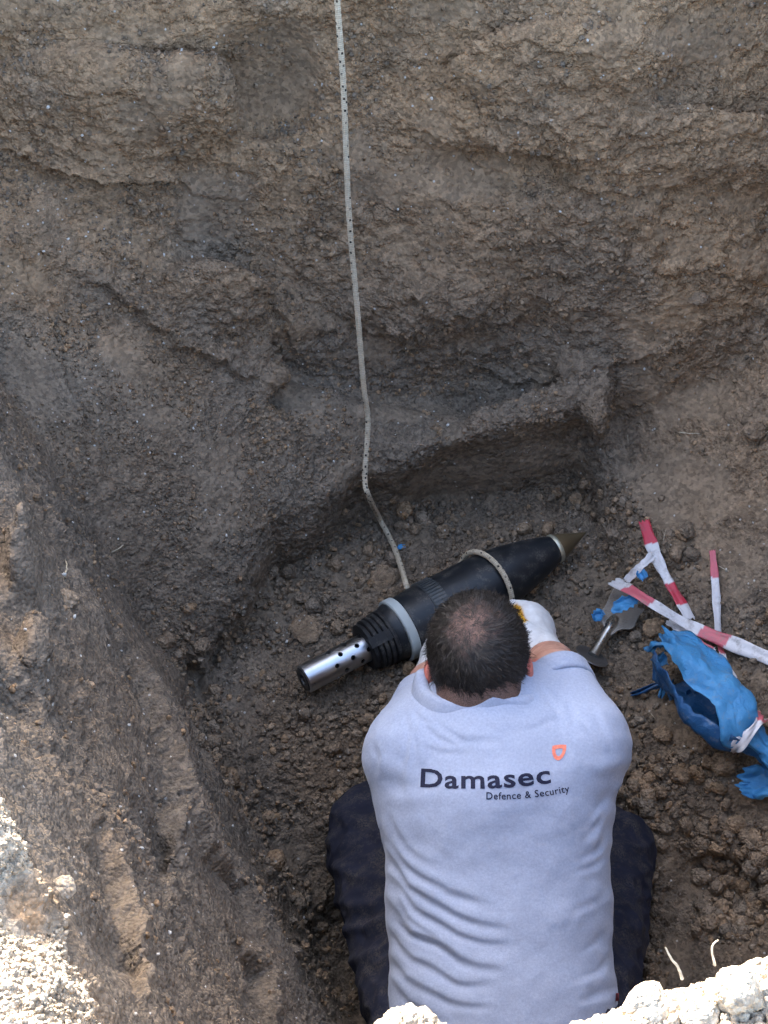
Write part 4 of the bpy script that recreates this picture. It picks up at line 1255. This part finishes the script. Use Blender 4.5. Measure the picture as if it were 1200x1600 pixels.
def bag():
    root = empty('plastic_bag', atz(1110, 1100, .02), 'torn bright blue plastic bag lying beside the person, ragged open end upward', 'plastic bag')
    cl = [(1052, 1022, .075), (1078, 1050, .085), (1108, 1084, .085), (1140, 1120, .080), (1172, 1150, .060), (1200, 1174, .05), (1240, 1200, .05)]
    C = smooth_path([np.array([*drop(x, y)[0][:2], fl_ + .0]) for (x, y, fl_) in [(a, b, c) for a, b, c in cl]], .006)
    # centre heights above the soil: pull the points towards the camera so that they still stand where they are seen
    C = smooth_path([atz(x, y, drop(x, y)[0][2] + h_) for x, y, h_ in cl], .007)
    T = np.gradient(C, axis=0); T /= np.linalg.norm(T, axis=1)[:, None]
    n = len(C); M = 44; rs = np.random.default_rng(4)
    G = np.zeros((n, M, 3)); rag = rs.random(M)
    rag = .55 * np.convolve(np.concatenate([rag, rag, rag]), np.ones(2) / 2, 'same')[M:2 * M] + .3 * np.sin(np.arange(M) * 1.5)
    for i in range(n):
        u = i / (n - 1); s = unit(np.cross(T[i], [0, 0, 1])); up = np.cross(s, T[i])
        r = .052 * (1 + .10 * math.sin(u * 5)) * (1 - .62 * sstep(.62, .80, u) + .25 * sstep(.84, 1.0, u)) * (1 - .20 * sstep(.18, 0, u))
        a0, a1 = 52 - 40 * sstep(.15, 0, u) - 75 * sstep(.55, .72, u), 245 + 60 * sstep(.6, .75, u)
        for j in range(M):
            v = j / (M - 1); a = math.radians(a0 + (a1 - a0) * v)
            rr = r * (1 + .05 * math.sin(a * 5 + u * 3) + (.16 * math.sin(a * 9 + 1) + .10 * math.sin(j * 2.1)) * sstep(.22, 0, u))
            p = C[i] + s * math.cos(a) * rr + up * math.sin(a) * rr * .85
            p = p - T[i] * (rag[j] * .050 * sstep(.30, 0, u)) + s * .0035 * math.sin(u * 21 + j * .5) + up * .004 * math.sin(u * 13 - j * .35)
            G[i, j] = p
    G += .0024 * np.stack([fbm(G.reshape(-1, 3) * 85, 2, q_).reshape(n, M) for q_ in (7, 8, 9)], -1)
    G += .0045 * np.stack([fbm(G.reshape(-1, 3) * 32, 2, q_).reshape(n, M) for q_ in (1, 2, 3)], -1)
    outer = sheet('outer_skin', G, BLUE, .0014, root)
    # the inside wall seen through the slit, its shade painted in as darker blue
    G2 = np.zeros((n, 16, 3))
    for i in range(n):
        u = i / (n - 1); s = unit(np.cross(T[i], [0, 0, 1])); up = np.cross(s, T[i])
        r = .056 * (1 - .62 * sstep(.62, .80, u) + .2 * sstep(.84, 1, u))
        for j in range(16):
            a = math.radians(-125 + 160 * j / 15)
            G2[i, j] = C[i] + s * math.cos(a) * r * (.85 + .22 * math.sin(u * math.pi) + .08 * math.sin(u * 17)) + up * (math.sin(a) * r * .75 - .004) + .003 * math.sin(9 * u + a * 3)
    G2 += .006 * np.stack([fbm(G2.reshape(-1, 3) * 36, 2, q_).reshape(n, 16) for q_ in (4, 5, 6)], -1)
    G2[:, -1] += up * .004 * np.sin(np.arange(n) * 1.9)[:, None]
    sheet('inner_wall', G2[4:], BLUE_SHADED, .0012, root)
    # hanging shreds at the torn end
    for k, (pts, w) in enumerate([([(1046, 1068, .03), (1022, 1072, .02), (1002, 1080, .012), (986, 1084, .006)], .013), ([(1040, 1060, .03), (1036, 1078, .015), (1030, 1090, .008)], .014),
                                  ([(1048, 1062, .03), (1046, 1080, .015), (1050, 1094, .006)], .012), ([(1082, 1078, .05), (1078, 1100, .025), (1074, 1124, .008)], .020),
                                  ([(1042, 1028, .07), (1030, 1032, .065), (1020, 1036, .055)], .022), ([(1058, 1016, .085), (1044, 1006, .09), (1036, 1014, .08)], .026),
                                  ([(1100, 1030, .09), (1104, 1018, .085), (1100, 1010, .075)], .014)]):
        P = smooth_path([atz(x, y, drop(x, y)[0][2] + h_) for x, y, h_ in pts], .005); TT = np.gradient(P, axis=0)
        G3 = np.zeros((len(P), 7, 3)); r3 = np.random.default_rng(k)
        for i in range(len(P)):
            s = unit(np.cross(TT[i], [0, -.5, .8])); nn = unit(np.cross(s, TT[i])); t = i / (len(P) - 1)
            for j in range(7):
                v = j / 6 - .5
                G3[i, j] = P[i] + s * v * w * (1 - .55 * t + .3 * r3.random()) + nn * .004 * math.sin(v * 9 + t * 6 + k)
        sheet('torn_shred', G3, BLUE if k in (1, 4, 5, 6) else BLUE_SHADED, .001, root)
    # the tape tied round it
    V = []; red = []; nn = 60; i0 = int(n * .70)
    s = unit(np.cross(T[i0], [0, 0, 1])); up = np.cross(s, T[i0])
    for a in range(nn):
        t = 2 * math.pi * a / nn
        for j in range(7):
            v = j / 6 - .5; rr = .0415 * (1 + .07 * math.sin(t * 5 + j)) + .002 * math.sin(j * 2.4)
            V.append(C[i0] + (s * math.cos(t) + up * math.sin(t) * .9) * rr + T[i0] * v * (.018 + .006 * math.sin(t * 3)))
            red.append(1.0 if .30 < (a / nn) < .42 or .75 < a / nn < .9 else 0.0)
    Q = [(a * 7 + j, a * 7 + j + 1, ((a + 1) % nn) * 7 + j + 1, ((a + 1) % nn) * 7 + j) for a in range(nn) for j in range(6)]
    me = np_mesh('tie_tape', np.array(V), np.array(Q)); set_attr(me, 'red', red)
    o_ = link('barrier_tape', me, TAPE2); md = o_.modifiers.new('thickness', 'SOLIDIFY'); md.thickness = .0008
    tag(o_, 'red and white tape tied round the neck of the blue bag', 'barrier tape', G_T)
bag()
scrap(1186, 1222, .06, .075, 70, 'ragged blue plastic scrap at the right edge below the bag', 11, .010)
scrap(978, 944, .062, .030, 20, 'wide blue scrap stuck across the trowel blade', 3, .060)
scrap(934, 962, .026, .024, 60, 'small blue scrap hanging off the left edge of the trowel blade', 5, .050)
scrap(1004, 900, .020, .026, 10, 'small blue scrap behind the diagonal tape above the trowel blade', 6, .055)
scrap(627, 856, .018, .013, 25, 'tiny blue shred on the soil between rope and shell', 8, .004)
scrap(1022, 1342, .010, .008, 25, 'tiny blue shred on the soil beside the right knee', 9, .004)

# ---------------------------------------------------------------- trowel with a round hand guard
def trowel():
    root = empty('trowel', atz(930, 1005, .02), 'muddy steel digging trowel with round guard and black handle', 'trowel')
    p0, p1 = atz(894, 1076, .030), atz(1006, 892, .034)
    ax, s, u = frame(p1 - p0); L = np.linalg.norm(p1 - p0); at = lambda t: p0 + (p1 - p0) * t
    mud = dusty('muddy_steel', (.24, .215, .185), .6, .15, (.17, .14, .11), .50)
    shiny = dusty('bright_shank', (.55, .55, .52), .22, 1.0, (.17, .15, .125), .60)
    blk = dusty('black_handle', (.012, .012, .013), .4, 0, amt=.66)
    G = np.zeros((24, 9, 3))
    for i in range(24):
        t = i / 23; w = .024 + .048 * sstep(0, .16, t) - .010 * sstep(.8, 1, t) + .004 * math.sin(t * 14)
        for j in range(9):
            v = j / 8 - .5
            sh = s * (v * w) + s * .006
            notch = -.010 * (1 - sstep(0, .2, t)) * math.cos(v * 6)
            G[i, j] = at(.46 + .54 * t) + sh + u * (.006 * (2 * v) ** 2 * (1 - .5 * t) + .002) + ax * (notch + .008 * v)
    sheet('blade', G, mud, .003, root)
    lathe('shank', at(.27), ax, [(0, .0105), (.02, .0095), (.065, .0105), (.085, .013), (.10, .009), (.105, .003)], shiny, root, 24)
    lathe('guard', at(.265), unit(ax * .62 + u * .55 - np.array([0, .25, 0])), [(-.0014, .009), (-.0016, .032), (0, .0335), (.0016, .032), (.0014, .009)], dusty('guard_steel', (.16, .15, .14), .4, .7, amt=.6), root, 40)
    lathe('handle', at(-.185), ax, [(0, .010), (.005, .015), (.03, .0165), (.06, .015), (.085, .0155), (.098, .012), (.10, .009)], blk, root, 28)
    return root
trowel()

# ---------------------------------------------------------------- clods, stones, roots and crumbs
def ico(sub_):
    bm = bmesh.new(); bmesh.ops.create_icosphere(bm, subdivisions=sub_, radius=1)
    V = np.array([v.co[:] for v in bm.verts]); bm.faces.ensure_lookup_table()
    F_ = np.array([[v.index for v in f.verts] for f in bm.faces]); bm.free(); return V, F_
I1, I2, I4 = ico(1), ico(2), ico(4)
def soil_attrs(me, n, brown, dry, smooth=0.0):
    set_attr(me, 'brown', np.full(n, brown) if np.isscalar(brown) else brown)
    set_attr(me, 'dry', np.full(n, dry) if np.isscalar(dry) else dry)
    set_attr(me, 'smooth', np.full(n, smooth))
def clod(px, py, r, flat, label, seed, name='soil_clod', cat='clod', group='large loose clods', brown=.4, dry=.0, sink=.25, sm=.0):
    p, n = drop(px, py)
    rs = np.random.default_rng(seed)
    V = I4[0].copy()
    V *= 1 + .22 * fbm(V * 1.1 + seed * 3.1, 2, seed)[:, None] + .05 * fbm(V * 4 + seed, 3, seed + 1)[:, None]
    w, _ = worley(V * 5 + seed, seed % 5); V *= (1 + (1 - sm) * .06 * (.5 - w))[:, None]
    sc = r * np.array([1, .85 + .3 * rs.random(), flat])
    a = rs.random() * 6.28; c, s = math.cos(a), math.sin(a)
    V = (V * sc) @ np.array([[c, s, 0], [-s, c, 0], [0, 0, 1]])
    V += p + np.array([0, 0, r * flat * (1 - 2 * sink)])
    me = np_mesh(name, V, I4[1]); soil_attrs(me, len(V), brown, dry, sm)
    return tag(link(name, me, SOIL), label, cat, group)
clod(1020, 986, .019, .8, 'rounded brown stone between the trowel blade and the blue bag', 1, 'stone', 'stone', None, .9, .15, .2, .6)
clod(1141, 1350, .0085, .8, 'small pale grey pebble on the dark soil below the blue bag', 2, 'pebble', 'pebble', None, .2, .5, .2, .9)
clod(692, 832, .016, .6, 'flat grey clod behind the middle of the shell', 3)
clod(648, 828, .013, .6, 'small clod right of the rope above the tiny blue shred', 4)
clod(600, 905, .028, .35, 'broad flat clod left of the rope end behind the sealing ring', 5)
clod(1132, 1196, .024, .7, 'big dark clod below the blue bag', 6)
clod(1062, 1212, .020, .7, 'dark clod between shirt sleeve and blue scrap, nearest the sleeve', 7)
clod(1036, 1150, .018, .6, 'clod under the hanging shreds of the blue bag', 8)
clod(1150, 1290, .018, .7, 'rounded clod under the ragged blue scrap', 9)
clod(1178, 678, .020, .7, 'grey clod high on the right bank', 10)
clod(1092, 470, .02, .6, 'lump stuck high in the right of the far wall', 11)
clod(1150, 1558, .024, .8, 'largest sunlit clod on the near rim, bottom right corner', 12, brown=.3, dry=1)
clod(1010, 1582, .021, .7, 'sunlit clod low on the near rim right of the shirt', 13, brown=.3, dry=1)
clod(1092, 1592, .017, .7, 'sunlit clod at the bottom edge between two bigger rim clods', 14, brown=.3, dry=1)
clod(98, 1392, .014, .7, 'sunlit clod on the left rim beside the orange-brown hollow', 15, brown=.8, dry=.9)
clod(105, 940, .016, .8, 'pale crumbly lump on the left wall overhang', 16, brown=.5, dry=.3)
clod(478, 985, .03, .35, 'flat patch of soil left of the shell tail', 17)

def crumbs(name, mask_w, count, rmin, rmax, base, brown, dry, label, sink=.15, power=2.5, mat=None, smooth=True):
    w = np.clip(mask_w, 0, None); w = w / w.sum()
    idx = RNG.choice(len(PV), count, p=w)
    P = PV[idx]; n = PN[idx]
    r = rmin + (rmax - rmin) * RNG.random(count) ** power
    bv, bf = base; nb = len(bv)
    variants = []
    for k in range(8):
        v = bv * (1 + .42 * fbm(bv * 1.5 + k * 5.7, 2, k)[:, None]); v = np.sign(v) * np.abs(v) ** .8 * (1 + .7 * (RNG.random(3) - .5)); variants.append(v)
    VV = np.stack(variants)[RNG.integers(0, 8, count)]
    a = RNG.random(count) * 6.283; c, s = np.cos(a), np.sin(a); b_ = RNG.random(count) * 6.283; c2, s2 = np.cos(b_), np.sin(b_)
    z0 = np.zeros(count); o1 = np.ones(count)
    R1 = np.stack([np.stack([c, -s, z0], 1), np.stack([s, c, z0], 1), np.stack([z0, z0, o1], 1)], 1)
    R2 = np.stack([np.stack([o1, z0, z0], 1), np.stack([z0, c2, -s2], 1), np.stack([z0, s2, c2], 1)], 1)
    VV = np.einsum('nij,nkj->nki', R1 @ R2, VV) * r[:, None, None] + (P + n * (r * (.8 - 2 * sink))[:, None])[:, None, :]
    F_ = (bf[None] + (np.arange(count) * nb)[:, None, None]).reshape(-1, bf.shape[1])
    me = np_mesh(name, VV.reshape(-1, 3), F_, smooth)
    br = np.repeat(np.clip(brown + .25 * RNG.normal(size=count), 0, 1), nb); dr = np.repeat(np.clip(dry + (.08 if dry < .5 else .22) * RNG.normal(size=count), 0, 1), nb)
    soil_attrs(me, count * nb, br, dr)
    return tag(link(name, me, mat or SOIL), label, None, None, 'stuff')
gpx, gpy, gd = to_px(PV)
inf = (gpx > -20) & (gpx < 1220) & (gpy > -20) & (gpy < 1620)
lowz = PV[:, 2] < .30
flr = inf & lowz & (PN[:, 2] > .45)
patch = np.clip(.35 + fbm(PV * 9, 2, 5), .03, 2)
rimv = inf & (PV[:, 2] > 1.21) & (PV[:, 1] < 1.3)
talv = inf & (PV[:, 0] < .0) & (PV[:, 1] > 2.05) & (PN[:, 2] > .5) & (PV[:, 2] > .08)
walv = inf & (PV[:, 1] > 2.4) & (PV[:, 2] > .2)
lefv = inf & (PV[:, 0] < -.15) & (PV[:, 2] < 1.15)
tape_d = np.minimum.reduce([seg_dist(gpx, gpy, p)[0] for p in ([(958, 908), (1060, 968), (1200, 1030)], [(1006, 814), (1030, 880), (1078, 968)], [(1113, 860), (1121, 970), (1146, 1062)], [(1046, 968), (1118, 1022)])])
crumbs('soil_crumbs', flr * (PV[:, 2] < .12) * patch, 8500, .0018, .007, I1, .25, .02, 'fine soil crumbs strewn over the pit floor')
crumbs('soil_lumps', flr * (PV[:, 2] < .14) * patch ** 2 * (.35 + 2.2 * ((gpx > 960) & (gpy > 1120))) * (tape_d > 26), 1100, .004, .016, I2, .25, .02, 'loose soil lumps strewn over the pit floor', .2, 2.5, None, False)
crumbs('talus_grit', talv * patch, 6000, .0011, .0036, I1, .15, .06, 'grey grit lying on the slope of slumped earth')
crumbs('wall_crumbs', (walv * 1.0 + lefv * .12) * patch ** 2, 6500, .0014, .0058, I1, .6, .03, 'soil crumbs clinging to the pit walls', .3)
rimR = rimv & (PV[:, 0] > -.1); rimL = rimv & ~rimR & (np.hypot(gpx - 50, gpy - 1410) > 55)
crumbs('rim_crumbs', rimR * 1.0, 4500, .0012, .0075, I2, .3, .85, 'pale dry soil crumbs on the sunlit near rim at the right', .25, 3.0, None, False)
crumbs('rim_crumbs', rimL * 1.0, 2500, .0009, .0034, I1, .3, .9, 'fine pale soil crumbs on the sunlit left rim', .3, 2.5, None, False)
PALE = plain('pale_chalk', (.50, .47, .42), .8, .3, 0, .2, 90)
crumbs('pale_grit', (flr * .7 + walv + talv * 1.3 + lefv) * 1.0, 420, .0012, .0034, I1, 0, 0, 'scattered pale grit specks in the soil', .2, 3.0, PALE)

def twig(name, pts, r, label, col, cat='twig', group=None):
    P = smooth_path(pts, .003)
    rs = np.random.default_rng(len(label))
    P = P + np.cumsum(rs.normal(0, .00025, P.shape), 0)
    mat = bpy.data.materials.get(col[0]) or plain(col[0], col[1], .8, .2, 0, .3, 80, .0005, 300)
    return tag(link(name, tube_mesh(name, P, r, 8, lambda t: 1 - .55 * t), mat), label, cat, group)
STR = ('dry_straw', (.42, .36, .26)); RT_ = ('pale_root', (.46, .39, .30))
def lying(px0, py0, px1, py1, up=.003):
    a, n1 = drop(px0, py0); b_, n2 = drop(px1, py1); m_ = (a + b_) / 2
    return [a + n1 * up, m_ + unit(n1 + n2) * (up + .003), b_ + n2 * up]
rd = np.dot(atz(1066, 1534, 1.3) - CAM, VD)
twig('root', [atd(1066, 1530, rd), atd(1058, 1512, rd - .01), atd(1048, 1500, rd - .015), atd(1038, 1482, rd - .02)], .0017, 'pale straight root sticking up from the near rim', RT_, 'root')
rd = np.dot(atz(1117, 1512, 1.3) - CAM, VD)
twig('root', [atd(1117, 1508, rd), atd(1113, 1490, rd - .008), atd(1115, 1474, rd - .012), atd(1123, 1467, rd - .012)], .0014, 'pale hooked root curling up from the near rim', RT_, 'root')
for a, lab, rr in [((172, 864, 191, 852), 'short pale straw on the grey slope at far left', .0016), ((1062, 674, 1094, 678), 'thin pale straw lying on the right bank', .0012),
                   ((1124, 884, 1140, 892), 'straw beside the top of the narrow faded tape', .0010), ((1038, 850, 1041, 828), 'upright thin straw right of the bright tape', .0009),
                   ((1060, 862, 1075, 856), 'tiny straw between the bright and the narrow tape', .0009), ((980, 680, 983, 695), 'short upright straw on the bank above the tapes', .0010),
                   ((100, 905, 103, 878), 'pale rootlet standing on the left overhang edge', .0014), ((1184, 682, 1200, 674), 'short straw at the right edge of the bank', .0012),
                   ((1018, 1116, 1024, 1124), 'tiny straw on the soil right of the sleeve', .0009)]:
    twig('straw', lying(*a), rr, lab, STR, 'straw', 'bits of straw and rootlet')
